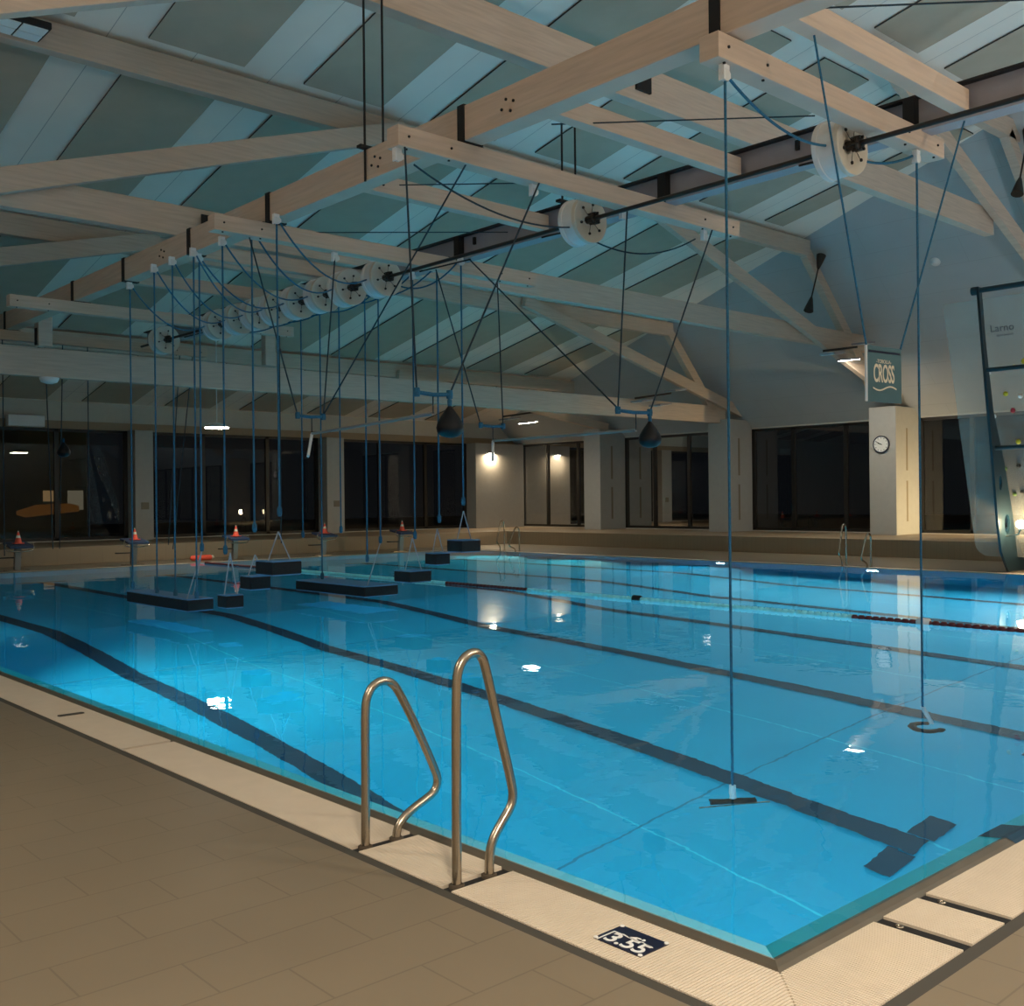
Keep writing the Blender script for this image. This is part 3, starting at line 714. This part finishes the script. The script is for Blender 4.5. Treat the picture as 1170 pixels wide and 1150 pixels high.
MB().tube([(3.24, 2.85, -2.36), (3.66, 2.52, -2.33)], .011, 8).build('cross_rod', 'steel', t)
t = thing('diving_rope', (6.42, 2.69, -2.5), 'blue rope right of the near one, ending in a dark hook loop under water', 'rope', 'diving ropes')
MB().tube([(6.42, 2.69, CBZ0 - .12), (6.42, 2.69, 0), (6.42, 2.69, -1.9)], .0105, 10).build('hanging_line', 'rope', t)
MB().tube(sagline((6.36, 2.7, CBZ0 - .06), (SX + .26, 3.0, SZ - .03), .06), .012, 7).build('feed_line', 'rope', t)
MB().tube([(6.42, 2.69, -1.88), (6.44, 2.62, -2.45)], .022, 10).build('sleeve', 'sleeve', t)
MB().tube([(6.36 + .13 * math.cos(a), 2.62 + .13 * math.sin(a), -2.5) for a in [k * .3 + .4 for k in range(16)]], .04, 10).build('hook_loop', 'foam', t)

# trapeze bars, punch bags, pipes
def trapeze(xa, xb, y, z, tops, label, diag=None):
    t = thing('trapeze', ((xa + xb) / 2, y, z), label, 'trapeze', 'hanging trapeze bars')
    MB().tube([(xa, y, z), ((xa + xb) / 2, y, z - .012), (xb, y, z)], .02, 8).build('bar', 'rope', t)
    for (e, tp) in tops: MB().tube([(xa if e == 0 else xb, y, z), tp], .0095, 6).build('cord', 'rope_dark', t)
    for x in (xa, xb): MB().lathe([(.03, -.04), (.034, 0), (.03, .04)], (x, y, z), n=10).build('knot', 'rope', t)
    return t
trapeze(3.73, 4.1, 9.4, 2.68, [(0, (3.2, 9.6, CBZ0)), (1, (4.43, 9.6, CBZ0))], 'blue trapeze bar farthest left, with a pale pipe under it')
trapeze(2.83, 3.22, 5.75, 2.61, [(0, (2.70, 5.72, CBZ0)), (1, (4.4, 5.72, CBZ0))], 'blue trapeze bar with the left punch bag at its end')
trapeze(6.72, 7.15, 9.4, 2.68, [(0, (6.05, 9.55, CBZ0)), (1, (7.2, 9.55, CBZ0))], 'blue trapeze bar in front of the corner wall lamp')
trapeze(5.6, 6.14, 5.75, 2.58, [(0, (5.78, 5.74, CBZ0)), (1, (7.3, 5.72, CBZ0))], 'blue trapeze bar with the right punch bag at its end')
for p, q, lab in (((4.1, 9.4, 2.70), (3.45, 5.75, CBZ0), 'slanting dark guy line from the left trapeze up to the punch bag beam'), ((5.6, 5.75, 2.6), (6.45, 9.3, 5.01), 'slanting dark guy line from the right trapeze up to the steel beam')):
    tag(MB().tube([p, q], .0095, 6).build('guy_line', 'rope_dark'), lab, 'cord')
for x, y, lab in ((4.4, 5.8, 'white pulley beneath the middle of the punch bag cross beam'), (2.68, 5.8, 'white pulley at the left end of the punch bag cross beam'), (7.25, 5.8, 'white pulley at the right end of the punch bag cross beam'), (5.78, 5.8, 'white pulley under the punch bag cross beam beside the lone drum'),
                  (7.22, 9.6, 'white pulley at the right end of the middle cross beam'), (4.43, 9.6, 'white pulley on the middle cross beam left of the drums')):
    add_pulley(x, y, CBZ0, lab)
for y, xa, xb, lab in ((5.85, 2.9, 5.4, 'sagging dark feed cord from left pulley to the lone drum'), (5.9, 7.2, 5.8, 'sagging dark feed cord from the lone drum to the right beam end')):
    tag(MB().tube(sagline((xa, y, 4.76), (xb, 6.25, SZ - .1 if xb < 5.6 else SZ - .2), .16), .0095, 6).build('feed_cord', 'rope_dark'), lab, 'cord', 'sagging feed cords')
def bag(x, y, ztop, label):
    t = thing('punch_bag', (x, y, ztop - .33), label, 'punch bag', 'black teardrop punch bags')
    pr = [(.012, 0), (.018, -.03), (.045, -.07), (.085, -.125), (.12, -.185), (.132, -.235), (.122, -.28), (.085, -.315), (.03, -.33)]
    MB().lathe([(r, h) for r, h in reversed(pr)], (x, y, ztop), n=24).build('body', 'bag', t)
    MB().lathe([(.02, -.03), (.024, .02), (.012, .05)], (x, y, ztop), n=12).build('neck', 'rope', t)
    return t
bag(3.22, 5.75, 2.53, 'black teardrop punch bag hanging left of the pool centre')
bag(6.14, 5.75, 2.51, 'black teardrop punch bag hanging right, in front of a dark window')
def pole(a, b, stub, hang, label):
    t = thing('hanging_pipe', a, label, 'hanging pipe', 'pale hanging pipes')
    MB().tube([a, b], .017, 10).build('pipe', 'pipe', t)
    MB().bar(a, stub, .03, .03, (1, 0, 0)).build('end_stub', 'white', t)
    for p, q in hang: MB().tube([p, q], .007, 6).build('cord', 'rope_dark', t)
pole((3.93, 9.4, 2.46), (3.02, 5.75, 2.42), (3.72, 9.15, 2.16), [((3.93, 9.4, 2.46), (3.93, 9.4, 2.67)), ((3.02, 5.75, 2.42), (3.02, 5.75, 2.60))], 'pale pipe hanging between the left trapeze bars')
pole((6.95, 9.4, 2.46), (5.9, 5.75, 2.37), (6.72, 9.15, 2.16), [((6.95, 9.4, 2.46), (6.95, 9.4, 2.67)), ((5.9, 5.75, 2.37), (5.9, 5.75, 2.57))], 'pale pipe hanging between the right trapeze bars')
# thin bracing cables
for p, q, lab in (((3.81, 4.93, 5.1), (5.5, 3.2, 5.1), 'thin dark bracing cable beside the nearest drum'), ((3.64, 8.0, 5.2), (5.2, 6.54, 5.2), 'thin dark bracing cable left of the lone drum'), ((3.66, 10.7, 5.2), (6.38, 8.4, 5.2), 'thin dark bracing cable above the dense rope rows'),
                  ((3.7, 2.03, 5.12), (4.7, 1.0, 5.12), 'thin dark bracing cable at the top edge nearest the camera')):
    tag(MB().tube([p, q], .007, 6).build('bracing_cable', 'rope_dark'), lab, 'cable', 'thin bracing cables')
# far thin ropes at the left
FR = [(2.55, 19.8, 1.1, 0), (2.9, 19.9, .9, .12), (3.35, 19.9, .6, 0), (4.15, 19.9, .7, .12), (4.5, 19.9, .7, -.1), (5.0, 19.9, .9, 0), (7.3, 16.1, .8, 0), (7.0, 19.9, .7, -.3), (7.3, 19.9, .6, -.5)]
for k, (x, y, zb, dx) in enumerate(FR):
    tag(MB().tube([(x, y, CBZ0), (x + dx, y, zb)], .011, 6).build('far_rope', 'rope_dark'), 'thin far rope in front of the end windows, %s from the left' % ordn[k], 'rope', 'thin far ropes')
bag(4.5, 19.9, 2.9, 'small dark punch bag far off before the left end window')

# CROSS banner
t = thing('course_banner', (5.03, 2.3, 2.37), 'teal hanging banner reading CROSS with a wave line', 'banner')
bx, bz = V((.935, -.10, 0)).normalized(), V((0, 0, 1))
c = V((5.035, 2.3, 2.60)); hw, hh = .235, .228
nrm = bx.cross(bz)
MB().obox(c, bx * hw, bz * hh, nrm * .006).build('cloth', 'teal', t)
MB().obox(c - bx * (hw + .006), bx * .006, bz * hh, nrm * .009).build('edge_rod', 'white', t)
MB().obox(c + bz * (hh - .045), bx * (hw - .02), bz * .009, nrm * .008).build('hem_bar', 'navy', t)
def on_b(u, v): return frame(c + bx * u + bz * v + nrm * .008, bx, bz)
tx = on_b(-.01, .0) @ Matrix.Diagonal((.78, 1.65, 1, 1))
flat('banner_word', None, 'ivory', t, tx, .001, 'CROSS', .125, .95, .002)
flat('banner_small_word', None, 'ivory', t, on_b(-.01, .105), .001, '-TOBOLLA-', .042, .95)
wv = [(-.16 + .32 * k / 16, -.108 - .018 * math.sin(k / 16 * 2 * math.pi)) for k in range(17)]
flat('wave_mark', [wv + [(x, y - .012) for x, y in reversed(wv)]], 'ivory', t, on_b(-.0, .0), .001)
flat('banner_line', [[(-.04, -.146), (.11, -.146), (.11, -.136), (-.04, -.136)]], 'teal', t, on_b(0, 0), .001)
for u, tp in ((-hw, (3.95, 2.25, 5.07)), (hw, (6.45, 2.25, 5.01))):
    MB().tube([c + bx * u + bz * hh, V(tp)], .0095, 6).build('cord', 'rope', t)

# ------------------------------------------------------------------ lane rope
t = thing('lane_rope', (9.5, 11, 0), 'floating lane rope, pale cyan with dark red stretches', 'lane rope')
for y0, y1, mm in ((.3, 5.1, 'float_red'), (5.15, 11.4, 'float_cyan'), (11.45, 13.7, 'float_red'), (13.75, 21.0, 'float_cyan'), (21.05, 23.9, 'float_red')):
    prf = []; y = y0
    while y < y1: prf += [(.022, y), (.038, y + .012), (.038, y + .07), (.022, y + .082)]; y += .1
    MB().lathe(prf, (9.5, 0, .012), (0, 1, 0), 12).build('float_run', mm, t)
MB().tube([(9.5, .1, .012), (9.5, 24.2, .012)], .008, 6).build('cable', 'white', t)
for y in (4.2, 8.9): MB().lathe([(.03, -.09), (.06, -.07), (.06, .07), (.03, .09)], (9.5, y, .016), (0, 1, 0), 12).build('spacer_float', 'white' if y < 5 else 'foam', t)

# ------------------------------------------------------------------ starting blocks with cones
def start_block(x):
    y = PL + .45
    t = thing('starting_block', (x, y, 0), '', 'starting block', 'starting blocks at the far end')
    MB().box(x - .28, x + .28, y + .02, y + .2, 0, .02).build('base_plate', 'steel', t)
    MB().prism([(x - .07, y + .02, .02), (x + .07, y + .02, .02), (x + .07, y + .14, .02), (x - .07, y + .14, .02)], (0, -.06, .56)).build('pedestal', 'pipe', t)
    MB().obox((x, y - .02, .63), (.27, 0, 0), (0, .30, .045), (0, -.004, .03)).build('top_plate', 'block_top', t, bevel=.01)
    mb = MB().tube(arc_smooth([(x - .3, y - .12, .66), (x - .33, y - .16, .52), (x - .2, y - .22, .48), (x + .2, y - .22, .48), (x + .33, y - .16, .52), (x + .3, y - .12, .66)], 2), .016, 8)
    mb.build('grab_rail', 'steel', t)
    MB().box(x - .42, x + .1, y + .05, y + .22, .31, .335).build('rear_step', 'black', t)
    return t
names = ['leftmost starting block in view, below the lit window with orange glow', 'second starting block from the left, in front of the white pier', 'third starting block from the left, beside the A-shaped strap', 'fourth starting block from the left, in front of the second pier', 'fifth starting block from the left, behind the forked strap stand']
sb = None
cn = None
for k, x in enumerate(BLOCKS):
    if sb is None: sb = start_block(x); sb['label'] = names[k]
    else: copy_tree(sb, (x, PL + .45, 0), names[k])
    cy_, cz = PL + .42, .665
    lab = 'orange cone with pale tip standing on the ' + names[k].split(',')[0].replace(' in view', '')
    if cn is None:
        cn = thing('marker_cone', (x, cy_, cz), lab, 'cone', 'orange cones on the starting blocks')
        MB().box(x - .11, x + .11, cy_ - .11, cy_ + .11, cz, cz + .02).build('base', 'orange', cn)
        MB().lathe([(.085, .02), (.055, .14)], (x, cy_, cz), n=16).lathe([(.038, .2), (.018, .28)], (x, cy_, cz), n=16).build('body', 'orange', cn)
        MB().lathe([(.055, .14), (.038, .2)], (x, cy_, cz), n=16).build('stripe', 'ivory', cn)
        MB().lathe([(.018, .28), (.01, .31)], (x, cy_, cz), n=12).build('tip', 'ivory', cn)
    else: copy_tree(cn, (x, cy_, cz), lab)
t = thing('rescue_tube', (10.1, 25.4, 0), 'orange rescue tube with pale cap lying on the far deck', 'rescue tube')
MB().lathe([(.03, -.34), (.07, -.30), (.075, .26), (.05, .30)], (10.1, 25.4, .078), (1, .05, 0), 14).build('body', 'orange', t)
MB().lathe([(.055, .29), (.06, .34), (.03, .37)], (10.1, 25.4, .078), (1, .05, 0), 12).build('cap', 'ivory', t)

# ------------------------------------------------------------------ climbing wall
CY = 7.1
t = thing('climbing_wall', (18.9, 6.0, 0), 'clear acrylic climbing wall with dark frame leaning over the pool edge', 'climbing wall')
out = [(17.70, 5.72), (18.0, 3.9), (18.3, 2.3), (18.5, 1.0), (18.64, .45), (18.98, .02), (19.9, .02), (19.35, .8), (18.8, 2.3), (18.33, 3.3), (18.02, 4.6), (17.84, 5.72)]
mw = frame((0, CY, 0), (1, 0, 0), (0, 0, 1))
flat('side_plate', [out, ell(18.62, 1.85, .075, .16), ell(18.93, 1.0, .13, .2)], 'frame_blue', t, mw, .025)
for z, x in ((5.66, 17.78), (4.1, 18.06), (2.55, 18.4)):
    MB().tube([(x, CY + (.1 if z > 5 else 0), z), (x, 3.6, z)], .055 if z > 5 else .045, 12).build('cross_tube', 'frame_blue', t)
MB().lathe([(.085, -.06), (.085, .06)], (17.78, CY + .08, 5.66), (0, 1, 0), 16).build('tube_cap', 'frame_blue', t)
# acrylic sheet, leaning, rounded lower corner
P0, P1 = V((17.98, 0, 5.52)), V((19.42, 0, .30))
dn = (P1 - P0).normalized(); ln = (P1 - P0).length; yv = V((0, -1, 0))
def sheet(u, v): return P0 + V((0, 7.93, 0)) + yv * u + dn * v
cr = .28
vs = ln * .445
nn = yv.cross(dn).normalized()
MB().prism([sheet(u, v) for u, v in [(0, 0), (4.1, 0), (4.1, vs - .006), (0, vs - .006)]], nn * .02).build('clear_panel', 'acrylic', t)
poly = [(.0, vs + .006), (4.1, vs + .006), (4.1, ln)] + [(cr - cr * math.sin(a), ln - cr + cr * math.cos(a)) for a in [k * math.pi / 16 for k in range(9)]]
MB().prism([sheet(u, v) for u, v in poly], nn * .02).build('clear_panel', 'acrylic', t)
for v in (.45, 1.5, 2.4, 3.3, 4.1, 4.8): MB().lathe([(.045, -.01), (.045, .035), (.02, .04)], sheet(.74, v), -nn if nn.x > 0 else nn, 12).build('fixing_disc', 'white', t)
hf = -nn if nn.x > 0 else nn
holds = [(1.15, 1.42, 'yellow', .06), (1.35, 1.33, 'yellow', .08), (.92, 1.95, 'yellow', .07), (1.02, 2.3, 'red', .075), (1.2, 2.02, 'white', .07), (1.35, 1.98, 'frame_blue', .07), (1.05, 2.95, 'yellow', .075), (1.0, 3.45, 'holdblack', .06), (.72, 3.5, 'green', .07), (1.0, 4.0, 'holdblack', .055), (1.1, 4.2, 'holdblack', .055), (1.03, 4.42, 'green', .07), (.85, 4.05, 'green', .06),
         (1.6, 1.7, 'red', .07), (1.8, 2.5, 'yellow', .07), (1.7, 3.3, 'green', .07)]
for u, v, cmat, r in holds:
    c_ = sheet(u + .12, v) + hf * .012
    r *= .72; MB().lathe([(r * .8, -.012), (r * 1.05, .015), (r * .7, .045), (r * .25, .055)], c_, hf + V((0, .25, .12)), 8).build('climbing_hold', cmat, t)
lt = frame(sheet(1.12, .62) + hf * .014, yv, -dn)
flat('panel_word', None, 'grey_print', t, lt, .001, 'Larno', .2)
flat('panel_sub_line', None, 'grey_print', t, frame(sheet(1.16, .76) + hf * .014, yv, -dn), .001, 'sportwand', .075)

# ------------------------------------------------------------------ wall clock
t = thing('wall_clock', (25.56, 13.42, 2.9), 'round white wall clock on the wide white column', 'clock')
CZ = 3.12; CYk = 13.42
MB().lathe([(.255, 0), (.255, .05), (.225, .055), (.225, .04)], (25.6, CYk, CZ), (-1, 0, 0), 36).build('rim', 'navy', t)
MB().lathe([(.226, .03), (.226, .042)], (25.6, CYk, CZ), (-1, 0, 0), 36, 0, False).build('dial', 'clock', t)
mb = MB()
for k in range(12):
    a = k * math.pi / 6; d = V((0, -math.sin(a), math.cos(a)))
    mb.bar(V((25.555, CYk, CZ)) + d * .17, V((25.555, CYk, CZ)) + d * .205, .018, .004, (1, 0, 0))
mb.build('hour_marks', 'grey_print', t)
for nm, a, l, w in (('hour_hand', math.radians(-66), .11, .022), ('minute_hand', math.radians(-60), .17, .016)):
    d = V((0, -math.sin(a), math.cos(a)))
    MB().bar(V((25.552, CYk, CZ)) - d * .03, V((25.552, CYk, CZ)) + d * l, w, .004, (1, 0, 0)).build(nm, 'black', t)

# ------------------------------------------------------------------ lamps (bodies) and lights
def light(name, typ, loc, power, col, parent=None, **kw):
    d = bpy.data.lights.new(name, typ); d.energy = power; d.color = col
    aim = kw.pop('aim', None)
    for k, v in kw.items(): setattr(d, k, v)
    o = bpy.data.objects.new(name, d); COL.objects.link(o)
    if parent is not None: o.parent = parent; o.location = V(loc) - W[parent.name]
    else: o.location = loc
    if aim is not None: o.rotation_euler = V(aim).to_track_quat('-Z', 'Y').to_euler()
    return o
WARM = (1, .74, .44)
# corner wall lamp
t = thing('wall_lamp', (25.15, 30.3, 3.42), 'lit wall lamp on the corner pier between the two window walls', 'wall lamp')
MB().box(25.02, 25.28, 30.26, 30.4, 3.52, 3.58).build('housing', 'white', t, bevel=.01)
MB().box(25.05, 25.25, 30.28, 30.385, 3.505, 3.52).build('lens', 'lamp_hot', t)
light('wall_lamp_light', 'AREA', (25.15, 30.32, 3.49), 75, WARM, t, shape='RECTANGLE', size=.3, size_y=.12, aim=(0, .12, -1))
# lit spotlight cluster on the clock truss and two unlit ones
def spot_cluster(x, y, z, lit, label):
    t = thing('spotlight_cluster', (x, y, z), label, 'spotlight', 'flat spotlights on the trusses')
    MB().bar((x - .95, y + .1, z + .16), (x + .75, y + .1, z + .42), .05, .06).build('arm', 'shaft', t)
    for k, (dx, dz) in enumerate(((-.85, .08), (.0, 0), (.75, .5))):
        MB().obox((x + dx, y - .1, z + dz), (.36, .06, .05), (-.03, .2, .0), (0, 0, .025)).build('lamp_head', 'ibeam', t)
        MB().obox((x + dx, y - .1, z + dz - .03), (.32, .053, .044), (-.025, .17, 0), (0, 0, .004)).build('lens', 'lamp_hot' if (lit and k == 1) else 'lens', t)
    return t
t = spot_cluster(22.75, 12.9, 5.32, True, 'lit spotlight cluster under the truss by the clock column')
light('spot_light', 'AREA', (22.75, 12.8, 5.24), 80, (1, .82, .58), t, shape='DISK', size=.35, aim=(.12, 0, -1))
spot_cluster(22.1, 18.95, 4.5, False, 'unlit spotlight cluster above the right punch bag')
t = spot_cluster(21.9, 24.75, 4.32, True, 'spotlight cluster near the corner wall lamp')
light('spot_light', 'AREA', (21.9, 24.65, 4.24), 60, (1, .82, .58), t, shape='DISK', size=.3, aim=(-.2, 0, -1))
# oval lamp before the end windows and its unlit twins
t = thing('ceiling_lamp', (9.45, 23.1, 3.56), 'lit oval lamp hanging before the second end window', 'hanging lamp', 'oval lamps')
MB().lathe([(.02, .17), (.2, .14), (.31, .07), (.31, .05)], (9.45, 23.1, 3.5), n=24).build('shade', 'white', t)
MB().lathe([(.29, .03), (.29, .05)], (9.45, 23.1, 3.5), n=24).build('lens', 'lamp_hot', t)
MB().tube([(9.45, 23.1, 3.66), (9.45, 23.1, roof_z(23.1) - .075)], .012, 6).build('stem', 'white', t)
light('oval_lamp_light', 'AREA', (9.45, 23.1, 3.52), 45, (1, .85, .62), t, shape='DISK', size=.5, aim=(0, 0, -1))
t = thing('ceiling_lamp', (4.03, 19.2, 3.95), 'unlit round white lamp under the far truss at the left', 'ceiling lamp', 'oval lamps')
MB().lathe([(.06, -.12), (.15, -.09), (.18, -.03), (.18, 0)], (4.03, 19.3, 4.1), n=24).build('shade', 'white', t)
t = thing('smoke_detector', (24.2, 12.3, 6.2), 'small white smoke detector on the sloping white boards', 'smoke detector')
dz = V((-.85, 0, -1)).normalized(); pc = V((22.8, 10.4, 3.98 + .85 * (27 - 22.8)))
MB().lathe([(.13, 0), (.13, .03), (.07, .07), (.05, .1)], pc, dz, 18).build('body', 'white', t)
t['category'] = 'smoke detector'
# square floodlight at the top left
t = thing('flood_lamp', (1.55, 13.0, 8.0), 'square unlit flood lamp with four pale lenses at the top left', 'flood lamp')
MB().box(1.2, 1.95, 12.75, 13.3, 8.1, 8.2).build('housing', 'black', t, bevel=.02)
for x in (1.24, 1.59):
    for y in (12.79, 13.04): MB().box(x, x + .32, y, y + .22, 8.085, 8.1).build('lens', 'lens', t)
MB().box(1.5, 1.65, 13.2, 13.31, 8.2, 8.45).build('bracket', 'black', t)
# roller case over the left window
tag(MB().box(6.62, 7.66, 30.66, 30.94, 3.94, 4.28).build('roller_case', 'white', bevel=.02), 'pale box over the top of the leftmost end window', 'roller case')
# lamp fixed inside the climbing frame, and the wall lamp on the next column outside the frame
t = thing('frame_lamp', (18.8, 6.76, .86), 'bright small lamp on the dark climbing wall frame near its foot', 'lamp')
MB().tube([(18.8, 6.76, .92), (18.8, 6.8, .8), (18.85, 7.07, .75)], .02, 8).build('bracket', 'steel', t)
MB().lathe([(.085 * math.sin(a), -.085 * math.cos(a)) for a in [k * math.pi / 8 for k in range(9)]], (18.8, 6.76, 1.0), n=16).build('bulb', 'lamp_bollard', t)
t = thing('wall_lamp', (26.3, 7.98, 1.0), 'lit low wall lamp on the column behind the climbing wall', 'wall lamp')
MB().box(26.2, 26.4, 7.9, 7.96, .9, 1.2).build('housing', 'white', t)
MB().box(26.22, 26.38, 7.96, 7.975, .92, 1.18).build('lens', 'lamp_warm', t)
light('wall_lamp_light', 'AREA', (26.3, 8.0, 1.05), 105, (1, .74, .38), t, shape='RECTANGLE', size=.15, size_y=.25, aim=(0, 1, -.05), spread=math.radians(100))

# underwater lamps
LY = [1.9, 5.8, 9.8, 13.9, 18.0, 21.5]
pl0 = None
for x, sgn, nm in ((PW - BO, -1, 'far long side'), (BO, 1, 'near long side')):
    for k, y in enumerate(LY if sgn < 0 else [1.0, 4.9, 9.0, 13.9, 18.0, 21.5]):
        lab = 'round underwater lamp in the %s wall, %s from the short end' % (nm, ordn[k])
        z = -.62
        t = thing('pool_lamp', (x, y, z), lab, 'underwater lamp', 'underwater pool lamps')
        MB().lathe([(.155, 0), (.155, .018), (.125, .024)], (x, y, z), (sgn, 0, 0), 24).build('ring', 'steel', t)
        MB().lathe([(.122, .0), (.122, .022)], (x, y, z), (sgn, 0, 0), 24).build('lens', 'lamp_pool', t)
        pw = ([205, 220, 215, 160, 90, 90] if sgn < 0 else [60, 32, 130, 8, 5, 5])[k]
        light('pool_light', 'AREA', (x + sgn * .05, y, z), pw, (.55, 1, .78) if k >= 4 else ((.72, .96, 1) if k % 2 else (.66, 1, .97)), t, shape='DISK', size=.26, aim=(sgn, 0, -.22 if sgn < 0 else -.75), spread=math.radians(130 if sgn < 0 else 105))

# globe pendants added out of view to light the near deck and the roof
for x, y, z, gm_, lab in ((-5.2, -4.6, 4.6, 'lamp_globe', 'lit globe pendant over the near deck behind the camera'), (5.5, -5.2, 5.0, 'lamp_globe_bright', 'lit globe pendant over the short side of the pool'), (-5.5, 7.0, 4.8, 'lamp_globe_dim', 'lit globe pendant over the near long side deck')):
    t = thing('globe_pendant', (x, y, z), lab, 'pendant lamp', 'globe pendants over the near deck')
    MB().lathe([(.22 * math.sin(a), -.22 * math.cos(a)) for a in [k * math.pi / 12 for k in range(13)]], (x, y, z), n=24).build('globe', gm_, t)
    MB().tube([(x, y, z + .22), (x, y, roof_z(y) - .01)], .018, 8).build('stem', 'white', t)

for x, y, z, p, lab in ((-3.4, -3.6, 5.4, 330, 'lit square downlight over the near deck behind the camera'), (2.6, -4.4, 5.4, 260, 'lit square downlight over the short side deck'), (-4.8, 4.5, 5.2, 90, 'lit square downlight over the long side deck')):  # downlights added out of view to brighten the near deck
    t = thing('deck_downlight', (x, y, z), lab, 'downlight', 'square downlights over the near deck')
    MB().box(x - .3, x + .3, y - .2, y + .2, z, z + .1).build('housing', 'white', t, bevel=.01)
    MB().box(x - .26, x + .26, y - .16, y + .16, z - .012, z).build('lens', 'lamp_warm', t)
    MB().tube([(x, y, z + .1), (x, y, roof_z(y) - .01)], .02, 8).build('stem', 'white', t)
    light('downlight', 'AREA', (x, y, z - .03), p, (1, .86, .68), t, shape='RECTANGLE', size=.5, size_y=.3, aim=(0, 0, -1), spread=math.radians(130))
# unseen uplights added to brighten the ceiling and the beam undersides
for k, (x, y, p) in enumerate(((3.5, -3.2, 90), (8.5, -3.2, 125), (13.5, -3.2, 125), (18.5, -3.2, 110), (21.3, 2.0, 100), (-4.2, 4.5, 55), (-4.2, 11.5, 50))):
    t = thing('deck_uplight', (x, y, 0), 'round deck uplight, %s along the deck from the short pool side' % ordn[k], 'deck uplight', 'deck uplights round the pool')
    MB().lathe([(.17, 0), (.17, .035), (.14, .04), (.14, .03)], (x, y, 0), n=24).build('ring', 'steel', t)
    MB().lathe([(.138, .01), (.138, .03)], (x, y, 0), n=24).build('lens', 'lamp_pool', t)
    light('uplight', 'AREA', (x, y, .05), p, (.86, .95, 1), t, shape='DISK', size=.26, aim=(0, 0, 1), spread=math.radians(140))

# ------------------------------------------------------------------ outside
gm = MB()
for gx0, gx1, gy0, gy1 in ((-60, 90, YL + .3, 90), (XR + .3, 90, -40, YL + .3)): gm.add([(gx0, gy0, -.15), (gx1, gy0, -.15), (gx1, gy1, -.15), (gx0, gy1, -.15)], [(0, 1, 2, 3)])
struct(gm.build('ground', 'night', loc=(0, 0, 0), fixn=False))
t = thing('neighbour_building', (9, 48, -.15), 'dim olive building beyond the leftmost end window', 'building')
MB().box(2, 15.2, 48, 56, -.15, 7).build('facade', 'olive', t)
MB().box(13.2, 13.85, 47.94, 48.0, 1.75, 2.25).build('lit_window', 'glow_amber', t)
MB().box(14.3, 15.0, 47.94, 48.0, 1.35, 2.25).build('lit_window', 'glow_pale', t)
t = thing('awning', (12, 44, 0), 'orange lit awning outside the leftmost end window', 'awning')  # glow put into the colour, standing in for a lamplit orange counter
MB().prism([(11.2, 44, 1.08), (13.4, 44, 1.3), (13.4, 44, 1.55), (12.0, 44, 1.5), (11.2, 44, 1.25)], (0, 1.2, .1)).build('canopy', 'orange_canopy', t)
MB().box(12.4, 12.5, 44.4, 44.5, -.15, 1.5).build('post', 'night', t)

# ------------------------------------------------------------------ world and camera
w = bpy.data.worlds.new('night'); S.world = w; w.use_nodes = True
w.node_tree.nodes['Background'].inputs[0].default_value = (.010, .012, .016, 1)
w.node_tree.nodes['Background'].inputs[1].default_value = .3

cam = bpy.data.cameras.new('camera'); co = bpy.data.objects.new('camera', cam); COL.objects.link(co)
F_PX, CYP, yaw, pitch, roll = 1193.98, 570.15, .83527, .00113, -.01029
cam.sensor_fit = 'HORIZONTAL'; cam.sensor_width = 36; cam.lens = F_PX / 1170 * 36
cam.shift_y = -(575 - CYP) / 1170
cam.clip_start = .05; cam.clip_end = 300
fw = V((math.cos(yaw) * math.cos(pitch), math.sin(yaw) * math.cos(pitch), math.sin(pitch)))
r0 = V((math.sin(yaw), -math.cos(yaw), 0)); u0 = r0.cross(fw)
rr = r0 * math.cos(roll) + u0 * math.sin(roll); uu = -r0 * math.sin(roll) + u0 * math.cos(roll)
mm = Matrix((rr, uu, -fw)).transposed().to_4x4(); mm.translation = V((-3.0248, -2.0219, 1.6)); co.matrix_world = mm
S.camera = co

S.view_settings.view_transform = 'Standard'; S.view_settings.look = 'None'
S.view_settings.gamma = 1; S.view_settings.use_curve_mapping = False
S.view_settings.exposure = 0.10
S.cycles.max_bounces = 10; S.cycles.diffuse_bounces = 4; S.cycles.glossy_bounces = 4
S.cycles.transmission_bounces = 6; S.cycles.transparent_max_bounces = 12
S.cycles.sample_clamp_indirect = 6
